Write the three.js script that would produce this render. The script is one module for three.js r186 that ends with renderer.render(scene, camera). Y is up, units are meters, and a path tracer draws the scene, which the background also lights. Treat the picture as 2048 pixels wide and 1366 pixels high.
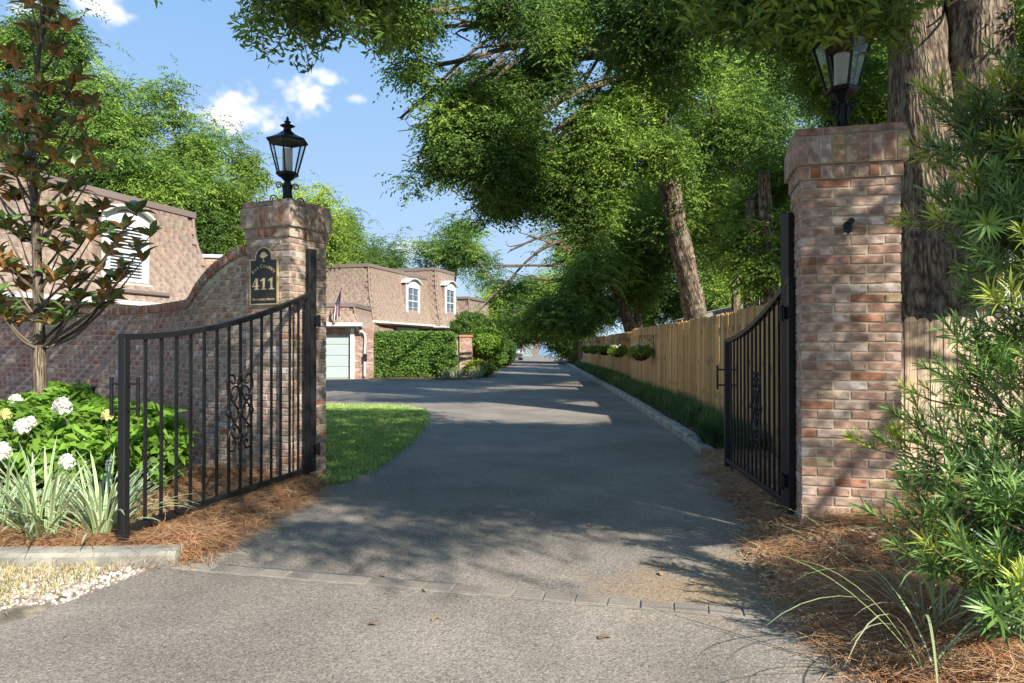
import * as THREE from 'three';
import { mergeGeometries } from 'three/addons/utils/BufferGeometryUtils.js';
import { ConvexGeometry } from 'three/addons/geometries/ConvexGeometry.js';
import { FontLoader } from 'three/addons/loaders/FontLoader.js';
import { TextGeometry } from 'three/addons/geometries/TextGeometry.js';

// ---------- camera, sky, sun, exposure ----------
const scene = new THREE.Scene();
const EYE = 1.35, F = 1413;                       // eye height (m); focal length of the lens in photo pixels
const camera = new THREE.PerspectiveCamera(51.6, 1024 / 683, 0.1, 9000);
camera.position.set(0, EYE, 0);
camera.rotation.x = 0.0071;
const renderer = new THREE.WebGLRenderer({ antialias: true });
renderer.setSize(1024, 683);
renderer.toneMapping = THREE.LinearToneMapping;
renderer.toneMappingExposure = 1.75;
renderer.shadowMap.enabled = true;
const SUN_EL = 36 * Math.PI / 180, SUN_H = [0.6, -0.8];           // towards the sun: right (x) and behind the camera (depth)
const TAN = Math.tan(SUN_EL);
const sun = new THREE.DirectionalLight(new THREE.Color(1.0, 0.955, 0.88), 5.0);
sun.position.set(SUN_H[0] * Math.cos(SUN_EL) * 60, Math.sin(SUN_EL) * 60, -SUN_H[1] * Math.cos(SUN_EL) * 60);
sun.castShadow = true;
Object.assign(sun.shadow.camera, { left: -60, right: 60, top: 60, bottom: -60, near: 1, far: 220 });
sun.shadow.mapSize.set(4096, 4096);
scene.add(sun, sun.target);

// ---------- numbers ----------
function rng(seed) { let a = seed >>> 0; return () => { a = (a + 0x6d2b79f5) | 0; let t = Math.imul(a ^ (a >>> 15), 1 | a); t = (t + Math.imul(t ^ (t >>> 7), 61 | t)) ^ t; return ((t ^ (t >>> 14)) >>> 0) / 4294967296; }; }
const lerp = (a, b, t) => a + (b - a) * t, clamp = (x, a, b) => Math.min(b, Math.max(a, x));
const sstep = (a, b, x) => { const t = clamp((x - a) / (b - a), 0, 1); return t * t * (3 - 2 * t); };
function hash(ix, iy, s) { let h = Math.imul(ix, 374761393) ^ Math.imul(iy, 668265263) ^ Math.imul(s, 1442695041); h = Math.imul(h ^ (h >>> 13), 1274126177); return ((h ^ (h >>> 16)) >>> 0) / 4294967296; }
function vnoise(x, y, per, s) {
  const ix = Math.floor(x), iy = Math.floor(y), fx = x - ix, fy = y - iy, u = fx * fx * (3 - 2 * fx), v = fy * fy * (3 - 2 * fy);
  const w = (k) => per ? ((k % per) + per) % per : k;
  const a = hash(w(ix), w(iy), s), b = hash(w(ix + 1), w(iy), s), c = hash(w(ix), w(iy + 1), s), d = hash(w(ix + 1), w(iy + 1), s);
  return a + (b - a) * u + (c - a) * v + (a - b - c + d) * u * v;
}
function fbm(x, y, per, oct, s) { let t = 0, a = 0.5, n = 0; for (let i = 0; i < oct; i++) { t += a * vnoise(x, y, per, s + i); n += a; x *= 2; y *= 2; per *= 2; a *= 0.5; } return t / n; }

// ---------- sky: air and fair-weather clouds ----------
{
  const W = 3072, H = 1536, data = new Float32Array(W * H * 4);
  const clouds = [];                              // azimuth (right of the drive), elevation, half width, half height (degrees)
  const deg = 180 / Math.PI;
  const put = (x, y, rx, ry, k = 1) => { const dx = x - 1024; clouds.push([Math.atan2(dx, F) * deg, Math.atan2(693 - y, Math.hypot(F, dx)) * deg, rx / F * deg, ry / F * deg, k]); };
  put(462, 228, 108, 46); put(618, 198, 60, 46); put(192, 4, 60, 34); put(652, 158, 34, 20, 0.8); put(712, 197, 26, 12, 0.6); put(60, 20, 40, 26, 0.7);
  put(820, 500, 60, 26, 0.45); put(860, 330, 60, 22, 0.5); put(980, 250, 120, 70, 0.7); put(1110, 180, 90, 50, 0.8);
  const r = rng(77);
  for (let i = 0; i < 100; i++) { const az = 42 + r() * 276; clouds.push([az > 180 ? az - 360 : az, 6 + r() * 44, 3 + r() * 6, 1.4 + r() * 2.4, 0.5 + r() * 0.5]); }
  for (let j = 0; j < H; j++) {
    const el = ((j + 0.5) / H - 0.5) * 180;
    const near = clouds.filter((c) => Math.abs(el - c[1]) < c[3] * 2.2);
    for (let i = 0; i < W; i++) {
      const th = ((i + 0.5) / W - 0.5) * 2 * Math.PI;                   // atan2(z, x)
      let az = Math.atan2(Math.cos(th), -Math.sin(th)) * deg;          // 0 along -z, positive to +x
      let R, G, B;
      if (el < 0) { R = 0.20; G = 0.22; B = 0.22; } else {
        const t = Math.pow(clamp(el / 42, 0, 1), 0.6);
        R = lerp(0.405, 0.092, t); G = lerp(0.515, 0.246, t); B = lerp(0.635, 0.505, t);
      }
      let dens = 0;
      for (const c of near) {
        let da = az - c[0]; if (da > 180) da -= 360; if (da < -180) da += 360;
        if (Math.abs(da) > c[2] * 2.2) continue;
        const ex = da / c[2], ey = (el - c[1]) / c[3] * ((el > c[1]) ? 1 : 1.25);
        const n = 0.55 * fbm(az * 0.34 + 50, el * 0.5 + 50, 0, 5, 3) + 0.45 * fbm(az * 1.3 + 90, el * 1.7 + 50, 0, 5, 6);
        const d = (1 - Math.hypot(ex, ey)) + (n - 0.5) * 2.3;
        dens = Math.max(dens, c[4] * sstep(-0.02, 0.75, d));
      }
      if (dens > 0) { const w = 0.62 + 0.10 * fbm(az * 0.8, el * 0.9, 0, 3, 9); R = lerp(R, w, dens); G = lerp(G, w * 1.0, dens); B = lerp(B, w * 1.03, dens); }
      const k = (j * W + i) * 4; data[k] = R; data[k + 1] = G; data[k + 2] = B; data[k + 3] = 1;
    }
  }
  const t = new THREE.DataTexture(data, W, H, THREE.RGBAFormat, THREE.FloatType);
  t.mapping = THREE.EquirectangularReflectionMapping; t.magFilter = t.minFilter = THREE.LinearFilter; t.needsUpdate = true;
  scene.background = t; scene.environment = t;
}

// ---------- building blocks ----------
const V = (x, d, h = 0) => new THREE.Vector3(x, h, -d);            // x to the right, d metres ahead, h above the drive
const at = (px, py, d) => V((px - 1024) / F * d, d, EYE + (693 - py) / F * d);   // a point read off the photograph at depth d
const lin = (r, g, b) => new THREE.Color().setRGB(r, g, b);
const taken = new Map();
function numbered(n) { const k = taken.get(n) || 0; taken.set(n, k + 1); return k ? `${n}_${String(k).padStart(3, '0')}` : n; }
function tag(o, label, category, group, kind) { o.userData.label = label; o.userData.category = category; if (group) o.userData.group = group; if (kind) o.userData.kind = kind; return o; }
function thing(name, label, category, pos, turn = 0, group) {
  const o = new THREE.Group(); o.name = numbered(name); if (pos) o.position.copy(pos); o.rotation.y = turn; scene.add(o);
  return tag(o, label, category, group);
}
function mesh(name, geo, mat, parent, top = false) {
  const m = new THREE.Mesh(geo, mat); m.name = top ? numbered(name) : name; m.castShadow = m.receiveShadow = true; (parent || scene).add(m); return m;
}
function structure(name, geo, mat, label, category) { const m = mesh(name, geo, mat, scene, true); m.userData.kind = 'structure'; if (label) { m.userData.label = label; m.userData.category = category; } return m; }
function uvBox(g, s = 1, ox = 0, oy = 0) {                        // texture coordinates in metres, across the dominant face
  if (g.index) g = g.toNonIndexed();
  if (!g.attributes.normal) g.computeVertexNormals();
  const p = g.attributes.position, uv = new Float32Array(p.count * 2), a = new THREE.Vector3(), b = new THREE.Vector3(), c = new THREE.Vector3();
  for (let i = 0; i < p.count; i += 3) {
    a.fromBufferAttribute(p, i); b.fromBufferAttribute(p, i + 1); c.fromBufferAttribute(p, i + 2);
    const n = b.clone().sub(a).cross(c.clone().sub(a)), x = Math.abs(n.x), y = Math.abs(n.y), z = Math.abs(n.z);
    for (let k = 0; k < 3; k++) {
      const q = [a, b, c][k];
      const [u, v] = x >= y && x >= z ? [q.z, q.y] : y >= z ? [q.x, q.z] : [q.x, q.y];
      uv[(i + k) * 2] = u / s + ox; uv[(i + k) * 2 + 1] = v / s + oy;
    }
  }
  g.setAttribute('uv', new THREE.BufferAttribute(uv, 2));
  return g;
}
const M4 = new THREE.Matrix4();
function moved(g, x, y, z, rx = 0, ry = 0, rz = 0) { g.applyMatrix4(M4.makeRotationFromEuler(new THREE.Euler(rx, ry, rz, 'YXZ'))); g.translate(x, y, z); return g; }
function box(w, h, d, x = 0, y = 0, z = 0, c = 0) { const g = c ? chamfer(w, h, d, c) : new THREE.BoxGeometry(w, h, d).toNonIndexed(); g.translate(x, y, z); return g; }
function chamfer(w, h, d, c, jit = 0, r = null) {
  const pts = [], j = () => jit ? (r() - 0.5) * 2 * jit : 0;
  for (const sx of [-1, 1]) for (const sy of [-1, 1]) for (const sz of [-1, 1]) {
    const X = sx * w / 2 + j(), Y = sy * h / 2 + j(), Z = sz * d / 2 + j();
    pts.push(new THREE.Vector3(X, Y - sy * c, Z - sz * c), new THREE.Vector3(X - sx * c, Y, Z - sz * c), new THREE.Vector3(X - sx * c, Y - sy * c, Z));
  }
  return new ConvexGeometry(pts);
}
function strip(g) { for (const k of Object.keys(g.attributes)) if (!['position', 'normal', 'uv', 'color'].includes(k)) g.deleteAttribute(k); return g; }
function merge(list) {
  list = list.map((g) => strip(g.index ? g.toNonIndexed() : g));
  const uv = list.every((g) => g.attributes.uv), col = list.every((g) => g.attributes.color);
  for (const g of list) { if (!uv) g.deleteAttribute('uv'); if (!col) g.deleteAttribute('color'); if (!g.attributes.normal) g.computeVertexNormals(); }
  return mergeGeometries(list);
}
function bar(a, b, w, h = w) {                                      // a square bar between two points
  const d = b.clone().sub(a), g = box(w, d.length(), h);
  g.applyQuaternion(new THREE.Quaternion().setFromUnitVectors(new THREE.Vector3(0, 1, 0), d.normalize()));
  g.translate((a.x + b.x) / 2, (a.y + b.y) / 2, (a.z + b.z) / 2); return g;
}
function tube(pts, r0, r1 = r0, seg = 24, rad = 8, lump = 0, seed = 1) {     // a tapered tube along points, with uv in metres
  const c = new THREE.CatmullRomCurve3(pts), fr = c.computeFrenetFrames(seg, false), pos = [], uv = [], idx = [], L = c.getLength();
  const rr = typeof r0 === 'function' ? r0 : (t) => lerp(r0, r1, t), turns = Math.max(1, Math.round(rr(0.2) * 6));
  for (let i = 0; i <= seg; i++) {
    const t = i / seg, p = c.getPointAt(t), R = rr(t);
    for (let j = 0; j <= rad; j++) {
      const a = (j % rad) / rad * Math.PI * 2, k = 1 + lump * (vnoise((j % rad) * 0.9 + 7, t * L * 1.7, 0, seed) - 0.5) * 2;
      const n = fr.normals[i].clone().multiplyScalar(Math.cos(a)).addScaledVector(fr.binormals[i], Math.sin(a));
      pos.push(p.x + n.x * R * k, p.y + n.y * R * k, p.z + n.z * R * k); uv.push(j / rad * turns, t * L);
    }
  }
  for (let i = 0; i < seg; i++) for (let j = 0; j < rad; j++) { const a = i * (rad + 1) + j, b = a + rad + 1; idx.push(a, a + 1, b, b, a + 1, b + 1); }
  const g = new THREE.BufferGeometry(); g.setAttribute('position', new THREE.Float32BufferAttribute(pos, 3)); g.setAttribute('uv', new THREE.Float32BufferAttribute(uv, 2)); g.setIndex(idx); g.computeVertexNormals();
  return g;
}
function paint(g, col) { const n = g.attributes.position.count, a = new Float32Array(n * 3); for (let i = 0; i < n; i++) { a[i * 3] = col[0]; a[i * 3 + 1] = col[1]; a[i * 3 + 2] = col[2]; } g.setAttribute('color', new THREE.BufferAttribute(a, 3)); return g; }
function scatter(name, geo, mat, list, parent) {                    // uncountable small stuff: leaves, needles, pebbles
  const m = new THREE.InstancedMesh(geo, mat, list.length), o = new THREE.Object3D();
  list.forEach((e, i) => {
    o.position.copy(e.p); o.rotation.set(...(e.r || [0, 0, 0]), 'YXZ'); typeof e.s === 'object' ? o.scale.set(...e.s) : o.scale.setScalar(e.s ?? 1); o.updateMatrix(); m.setMatrixAt(i, o.matrix);
    if (e.c) m.setColorAt(i, e.c);
  });
  m.name = parent ? name : numbered(name); m.userData.kind = 'stuff'; m.castShadow = m.receiveShadow = true; (parent || scene).add(m); return m;
}

// ---------- textures (grain, stains, print) ----------
function texture(w, h, fn, srgb = true) {
  const d = new Uint8Array(w * h * 4);
  for (let j = 0; j < h; j++) for (let i = 0; i < w; i++) { const c = fn(i / w, j / h, i, j), k = (j * w + i) * 4; d[k] = clamp(c[0], 0, 1) * 255; d[k + 1] = clamp(c[1], 0, 1) * 255; d[k + 2] = clamp(c[2], 0, 1) * 255; d[k + 3] = 255; }
  const t = new THREE.DataTexture(d, w, h); t.wrapS = t.wrapT = THREE.RepeatWrapping; t.magFilter = THREE.LinearFilter; t.minFilter = THREE.LinearMipmapLinearFilter; if (srgb) t.colorSpace = THREE.SRGBColorSpace; t.needsUpdate = true; return t;
}
const gray = (x) => [x, x, x];
const rT = rng(5);
const asphaltGrain = []; for (let i = 0; i < 1024 * 1024; i++) asphaltGrain.push(rT());
const grainAt = (i, j) => asphaltGrain[(j & 1023) * 1024 + (i & 1023)];
const texAsphalt = texture(1024, 1024, (u, v, i, j) => {
  const stone = vnoise(u * 420, v * 420, 420, 4), fine = grainAt(i, j) * 0.6 + grainAt(i + 1, j) * 0.2 + grainAt(i, j + 1) * 0.2, patch = fbm(u * 6, v * 6, 6, 4, 8);
  const k = 0.55 + (fine - 0.5) * 0.30 + (stone - 0.5) * 0.16 + (patch - 0.5) * 0.12 + (fine > 0.88 ? 0.14 : 0) - (stone < 0.12 ? 0.08 : 0);
  return [k * 1.04, k * 0.965, k * 0.87];
});
const texAsphaltBump = texture(1024, 1024, (u, v, i, j) => gray(0.5 * vnoise(u * 256, v * 256, 256, 4) + 0.5 * grainAt(i, j)), false);
const texMottle = texture(512, 512, (u, v, i, j) => {               // fired clay: darker clots, lime bloom, grit
  const a = fbm(u * 10, v * 14, 14 * 5, 5, 21), lime = sstep(0.54, 0.72, fbm(u * 7 + 3, v * 9, 63, 5, 33)), pit = grainAt(i * 1, j * 1);
  const k = 0.82 + (a - 0.5) * 0.55 + (pit - 0.5) * 0.16 - (pit < 0.03 ? 0.25 : 0);
  return [lerp(k, 1.0, lime * 0.7), lerp(k, 1.04, lime * 0.75), lerp(k, 1.08, lime * 0.78)];
});
const texMottleBump = texture(512, 512, (u, v, i, j) => gray(0.55 * fbm(u * 20, v * 20, 20, 5, 21) + 0.45 * grainAt(i, j)), false);
const texConcrete = texture(512, 512, (u, v, i, j) => { const k = 0.74 + (fbm(u * 8, v * 8, 8, 5, 41) - 0.5) * 0.36 + (grainAt(i, j) - 0.5) * 0.14; return [k, k * 0.985, k * 0.94]; });
const texWood = texture(512, 1024, (u, v, i, j) => {                // boards: grain along v, a few knots
  let w = u * 22 + (fbm(u * 6, v * 3, 6, 3, 51) - 0.5) * 3.2, kn = 0;
  for (let q = 0; q < 9; q++) { let du = u - hash(q, 1, 5), dv = v - hash(q, 2, 5); du -= Math.round(du); dv -= Math.round(dv); const rr = Math.hypot(du * 9, dv * 15); kn = Math.max(kn, sstep(0.5, 0.2, rr)); w += 1.1 * Math.exp(-rr * 2.2); }
  const g = 0.5 + 0.5 * Math.sin(w * 6.283), k = 0.93 - 0.16 * g * g + (fbm(u * 60, v * 5, 60, 3, 53) - 0.5) * 0.26 - kn * 0.34 + (fbm(u * 4, v * 2, 4, 4, 57) - 0.5) * 0.3;
  return [k, k * (0.985 - kn * 0.05), k * (0.96 - kn * 0.12)];
});
const texBark = texture(512, 512, (u, v, i, j) => { const r1 = Math.abs(fbm(u * 18, v * 5, 18 * 5, 4, 61) - 0.5) * 2, r2 = fbm(u * 30, v * 14, 30 * 7, 4, 65), li = sstep(0.58, 0.72, fbm(u * 5, v * 4, 20, 4, 69)); const k = 0.36 + r1 * 0.62 + (r2 - 0.5) * 0.4; return [lerp(k, 0.8, li * 0.4), lerp(k * 0.93, 0.8, li * 0.42), lerp(k * 0.84, 0.74, li * 0.4)]; });
const texBarkBump = texture(512, 512, (u, v) => gray(Math.abs(fbm(u * 18, v * 5, 18 * 5, 4, 61) - 0.5) * 1.6 + 0.25 * fbm(u * 30, v * 14, 210, 4, 65)), false);
const texEarth = texture(512, 512, (u, v, i, j) => { const k = 0.62 + (fbm(u * 12, v * 12, 12, 5, 71) - 0.5) * 0.7 + (grainAt(i, j) - 0.5) * 0.3; return [k, k * 0.97, k * 0.92]; });
function canvasTex(w, h, draw) { const c = document.createElement('canvas'); c.width = w; c.height = h; draw(c.getContext('2d'), w, h); const t = new THREE.CanvasTexture(c); t.colorSpace = THREE.SRGBColorSpace; t.wrapS = t.wrapT = THREE.RepeatWrapping; return t; }
const texStraw = canvasTex(1024, 1024, (x, w, h) => {               // fallen pine needles
  const r = rng(91); x.fillStyle = '#4a2b18'; x.fillRect(0, 0, w, h); x.lineCap = 'round';
  for (let i = 0; i < 5200; i++) {
    const t = r(), L = 60 + r() * 120, a = r() * Math.PI * 2, bx = r() * w, by = r() * h, cv = (r() - 0.5) * 30, k = 0.55 + r() * 0.6;
    x.strokeStyle = `rgb(${Math.min(255, lerp(140, 212, t) * k) | 0},${(lerp(86, 150, t) * k) | 0},${(lerp(54, 102, t) * k) | 0})`; x.lineWidth = 1.4 + r() * 1.8;
    for (const ox of [-w, 0, w]) for (const oy of [-h, 0, h]) { if (bx + ox < -200 || bx + ox > w + 200 || by + oy < -200 || by + oy > h + 200) continue; x.beginPath(); x.moveTo(bx + ox, by + oy); x.quadraticCurveTo(bx + ox + Math.cos(a) * L / 2 - Math.sin(a) * cv, by + oy + Math.sin(a) * L / 2 + Math.cos(a) * cv, bx + ox + Math.cos(a) * L, by + oy + Math.sin(a) * L); x.stroke(); }
  }
});
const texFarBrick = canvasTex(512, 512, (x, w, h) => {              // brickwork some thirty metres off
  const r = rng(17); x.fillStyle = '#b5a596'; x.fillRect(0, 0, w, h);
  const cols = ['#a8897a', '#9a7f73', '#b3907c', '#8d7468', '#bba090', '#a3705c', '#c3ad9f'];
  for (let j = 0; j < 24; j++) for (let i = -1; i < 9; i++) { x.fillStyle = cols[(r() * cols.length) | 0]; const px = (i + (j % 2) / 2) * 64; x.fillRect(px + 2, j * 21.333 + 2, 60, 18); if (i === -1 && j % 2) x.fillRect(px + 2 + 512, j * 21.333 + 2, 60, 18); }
});

// ---------- materials ----------
const mat = (o) => new THREE.MeshStandardMaterial(o);
const rp = (t, x, y = x) => { const c = t.clone(); c.repeat.set(x, y); c.needsUpdate = true; return c; };
const mAsphalt = mat({ map: texAsphalt, bumpMap: texAsphaltBump, bumpScale: 0.004, roughness: 0.93, vertexColors: true });
const BRICK = [[.68, .42, .30], [.63, .36, .25], [.70, .47, .35], [.62, .43, .31], [.55, .385, .285], [.72, .53, .42], [.58, .27, .16], [.60, .24, .125], [.66, .46, .26], [.66, .47, .36], [.80, .64, .54], [.48, .325, .24]];
const PALE = [0, 0, 0, 1, 1, 2, 2, 2, 3, 3, 5, 5, 5, 0, 2, 3, 9, 9, 9, 10, 1, 0, 6, 8], DULL = [3, 3, 4, 4, 9, 9, 11, 11, 1, 0, 3, 4, 9, 6, 10, 2, 4, 3, 11, 9, 4];
const RED = [6, 6, 1, 3, 1, 4, 3, 7, 3, 0];
const mBrick = BRICK.map((c) => mat({ color: lin(...c), map: texMottle, bumpMap: texMottleBump, bumpScale: 0.004, roughness: 0.92 }));
const mBrickMix = mat({ map: texMottle, bumpMap: texMottleBump, bumpScale: 0.004, roughness: 0.92, vertexColors: true });
const mMortar = mat({ color: lin(.86, .76, .62), map: texConcrete, bumpMap: texMottleBump, bumpScale: 0.004, roughness: 0.95 });
const mConcrete = mat({ color: lin(.62, .60, .54), map: texConcrete, bumpMap: texAsphaltBump, bumpScale: 0.003, roughness: 0.9 });
const mIron = new THREE.MeshPhysicalMaterial({ color: lin(.011, .0115, .012), roughness: 0.42, specularIntensity: 0.7 });
const mIronMatte = mat({ color: lin(.014, .014, .015), roughness: 0.55 });
const mGlass = new THREE.MeshPhysicalMaterial({ color: lin(.95, .97, .97), transmission: 1, roughness: 0.03, thickness: 0, ior: 1.5 });
const mBark = mat({ color: lin(.68, .57, .47), map: texBark, bumpMap: texBarkBump, bumpScale: 0.035, roughness: 0.95 });
const mBarkPale = mat({ color: lin(.70, .60, .51), map: texBark, bumpMap: texBarkBump, bumpScale: 0.03, roughness: 0.95 });
const mTwig = mat({ color: lin(.20, .155, .11), roughness: 0.9 });
const mLeaf = new THREE.MeshPhysicalMaterial({ color: 0xffffff, roughness: 0.7, transmission: 0.36, thickness: 0, side: THREE.DoubleSide, specularIntensity: 0.4 });

const mStraw = mat({ color: lin(.92, .80, .70), map: texStraw, roughness: 0.95 });
const mNeedle = mat({ color: 0xffffff, roughness: 0.85, side: THREE.DoubleSide });
const mWhite = mat({ color: lin(.72, .72, .69), roughness: 0.55 });
const mBlade = new THREE.MeshPhysicalMaterial({ vertexColors: true, roughness: 0.55, transmission: 0.22, thickness: 0, side: THREE.DoubleSide });
const mDarkPane = new THREE.MeshPhysicalMaterial({ color: lin(.06, .075, .085), roughness: 0.06, clearcoat: 1, clearcoatRoughness: 0.03 });

// ---------- small generators ----------
function leafSpray(r, n, R, L, W) {                                 // a twig's worth of leaves
  const pos = [], idx = [], q = new THREE.Quaternion(), e = new THREE.Euler(), v = new THREE.Vector3();
  for (let i = 0; i < n; i++) {
    const a = r() * 6.283, z = r() * 2 - 1, k = Math.cbrt(r()) * R, s = Math.sqrt(1 - z * z), c = [Math.cos(a) * s * k, z * k * 0.75, Math.sin(a) * s * k];
    q.setFromEuler(e.set((r() - 0.5) * 2.2, r() * 6.283, (r() - 0.5) * 1.6 - 0.3, 'YXZ'));
    const l = L * (0.7 + r() * 0.6), w = W * (0.75 + r() * 0.5), b = pos.length / 3;
    for (const p of [[0, 0, 0], [l * 0.45, w * 0.18, w / 2], [l, -l * 0.1, 0], [l * 0.45, w * 0.18, -w / 2]]) { v.set(...p).applyQuaternion(q); pos.push(v.x + c[0], v.y + c[1], v.z + c[2]); }
    idx.push(b, b + 1, b + 2, b, b + 2, b + 3);
  }
  let g = new THREE.BufferGeometry(); g.setAttribute('position', new THREE.Float32BufferAttribute(pos, 3)); g.setIndex(idx); g = g.toNonIndexed(); g.computeVertexNormals(); return g;
}
function twigSpray(r, twigs, per, R, L, W) {                           // leaves set alternately along a few drooping twigs
  const pos = [], idx = [], v = new THREE.Vector3(), q = new THREE.Quaternion(), X = new THREE.Vector3(1, 0, 0), d = new THREE.Vector3(), side = new THREE.Vector3();
  for (let t = 0; t < twigs; t++) {
    const a = (t + r() * 0.8) / twigs * 6.283, rise = (r() - 0.45) * 1.3, len = R * (0.8 + r() * 0.7), o = [(r() - 0.5) * R * 0.5, (r() - 0.5) * R * 0.5, (r() - 0.5) * R * 0.5]; let px = o[0], py = o[1], pz = o[2];
    for (let i = 0; i < per; i++) {
      const f = i / per; px += Math.cos(a) * len / per; pz += Math.sin(a) * len / per; py += (rise - f * 1.1) * len / per;
      const sg = i % 2 ? 1 : -1; d.set(Math.cos(a + sg * (0.5 + r() * 0.6)), rise * 0.4 - 0.25 - r() * 0.5, Math.sin(a + sg * (0.5 + r() * 0.6))).normalize(); q.setFromUnitVectors(X, d).multiply(new THREE.Quaternion().setFromAxisAngle(X, (r() - 0.5) * 2));
      const l = L * (0.65 + r() * 0.7), w = W * (0.7 + r() * 0.6), b = pos.length / 3;
      for (const p of [[0, 0, 0], [l * 0.42, w * 0.2, w / 2], [l, -l * 0.12, 0], [l * 0.42, w * 0.2, -w / 2]]) { v.set(...p).applyQuaternion(q); pos.push(v.x + px, v.y + py, v.z + pz); }
      idx.push(b, b + 1, b + 2, b, b + 2, b + 3);
    }
  }
  let g = new THREE.BufferGeometry(); g.setAttribute('position', new THREE.Float32BufferAttribute(pos, 3)); g.setIndex(idx); g = g.toNonIndexed(); g.computeVertexNormals(); return g;
}
function ribbon(r, len, wid, bend, lean, turn, stripe, seg = 5) {       // one arching blade, base at the origin; stripe: edge colour / middle colour
  const pos = [], col = [], idx = [], ca = Math.cos(turn), sa = Math.sin(turn); let x = 0, y = 0, a = lean;
  const n = stripe.length === 2 ? 4 : 2;
  for (let i = 0; i <= seg; i++) {
    const t = i / seg, w = wid * (t < 0.12 ? 0.6 + t * 3.3 : 1) * Math.sqrt(Math.max(0.004, 1 - t * t * t));
    const across = n === 4 ? [-0.5, -0.22, 0.22, 0.5] : [-0.5, 0.5];
    across.forEach((k, q) => { const z = k * w, up = Math.abs(k) * w * 0.35; pos.push(ca * (x - Math.cos(a) * up * 0) - sa * z, y + up, sa * x + ca * z); const c = n === 4 && q > 0 && q < 3 ? stripe[1] : stripe[0]; col.push(...c); });
    x += Math.sin(a) * len / seg; y += Math.cos(a) * len / seg; a += bend / seg * (0.5 + t);
  }
  for (let i = 0; i < seg; i++) for (let k = 0; k < n - 1; k++) { const b = i * n + k; idx.push(b, b + 1, b + n, b + n, b + 1, b + n + 1); }
  let g = new THREE.BufferGeometry(); g.setAttribute('position', new THREE.Float32BufferAttribute(pos, 3)); g.setAttribute('color', new THREE.Float32BufferAttribute(col, 3)); g.setIndex(idx); g.computeVertexNormals(); return g;
}
function tuft(r, n, len, wid, spread, lean, bend, cols) {
  const l = []; for (let i = 0; i < n; i++) { const g = ribbon(r, len * (0.6 + r() * 0.6), wid, bend * (0.4 + r()), lean * r(), r() * 6.283, [cols[(r() * cols.length) | 0]], 3); g.translate((r() - 0.5) * spread, 0, (r() - 0.5) * spread); l.push(g); }
  return merge(l);
}
// height fields for beds and lawns: they rise from under the asphalt
function sdPoly(x, d, poly) {
  let best = 1e9, inside = false;
  for (let i = 0, j = poly.length - 1; i < poly.length; j = i++) {
    const [ax, ay] = poly[j], [bx, by] = poly[i], ex = bx - ax, ey = by - ay, t = clamp(((x - ax) * ex + (d - ay) * ey) / (ex * ex + ey * ey), 0, 1);
    best = Math.min(best, Math.hypot(x - ax - ex * t, d - ay - ey * t));
    if ((ay > d) !== (by > d) && x < (bx - ax) * (d - ay) / (by - ay) + ax) inside = !inside;
  }
  return inside ? best : -best;
}
function heightField(poly, cell, height, pad = 0.15, uvS = 1) {
  const xs = poly.map((p) => p[0]), ds = poly.map((p) => p[1]), x0 = Math.min(...xs) - pad, x1 = Math.max(...xs) + pad, d0 = Math.min(...ds) - pad, d1 = Math.max(...ds) + pad;
  const nx = Math.ceil((x1 - x0) / cell), nd = Math.ceil((d1 - d0) / cell), pos = [], uv = [], idx = [], id = new Map();
  const sd = (i, j) => sdPoly(x0 + i * cell, d0 + j * cell, poly), S = []; for (let j = 0; j <= nd; j++) { S.push([]); for (let i = 0; i <= nx; i++) S[j].push(sd(i, j)); }
  const vert = (i, j) => { const k = j * 10000 + i; if (!id.has(k)) { id.set(k, pos.length / 3); const x = x0 + i * cell, d = d0 + j * cell; pos.push(x, height(x, d, S[j][i]), -d); uv.push(x / uvS, d / uvS); } return id.get(k); };
  for (let j = 0; j < nd; j++) for (let i = 0; i < nx; i++) { if (Math.max(S[j][i], S[j][i + 1], S[j + 1][i], S[j + 1][i + 1]) < -0.08) continue; const a = vert(i, j), b = vert(i + 1, j), c = vert(i, j + 1), e = vert(i + 1, j + 1); idx.push(a, b, c, c, b, e); }
  const g = new THREE.BufferGeometry(); g.setAttribute('position', new THREE.Float32BufferAttribute(pos, 3)); g.setAttribute('uv', new THREE.Float32BufferAttribute(uv, 2)); g.setIndex(idx); g.computeVertexNormals(); return g;
}
function inPoly(r, poly) { const xs = poly.map((p) => p[0]), ds = poly.map((p) => p[1]); for (let k = 0; k < 400; k++) { const x = lerp(Math.min(...xs), Math.max(...xs), r()), d = lerp(Math.min(...ds), Math.max(...ds), r()); if (sdPoly(x, d, poly) > 0.02) return [x, d]; } return [xs[0], ds[0]]; }

// ================= the ground =================
const drop = (d) => -0.85 * sstep(60, 155, d);                       // the drive falls gently towards the bay
{
  const g = new THREE.PlaneGeometry(900, 700, 90, 140); g.rotateX(-Math.PI / 2); g.translate(0, 0, 160);
  const p = g.attributes.position; for (let i = 0; i < p.count; i++) { const d = -p.getZ(i); p.setY(i, d > 176 ? -6 : drop(d) - 0.04); }
  g.computeVertexNormals(); const uv = g.attributes.uv; for (let i = 0; i < p.count; i++) uv.setXY(i, p.getX(i) / 3, p.getZ(i) / 3);
  structure('ground', g, mat({ color: lin(.15, .16, .075), map: texEarth, roughness: 1 }));
}
{
  const g = new THREE.PlaneGeometry(8000, 8000, 1, 1); g.rotateX(-Math.PI / 2); g.translate(0, -2.6, -4170);
  structure('bay_water', g, new THREE.MeshPhysicalMaterial({ color: lin(.10, .22, .30), roughness: 0.22 }));
}
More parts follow.
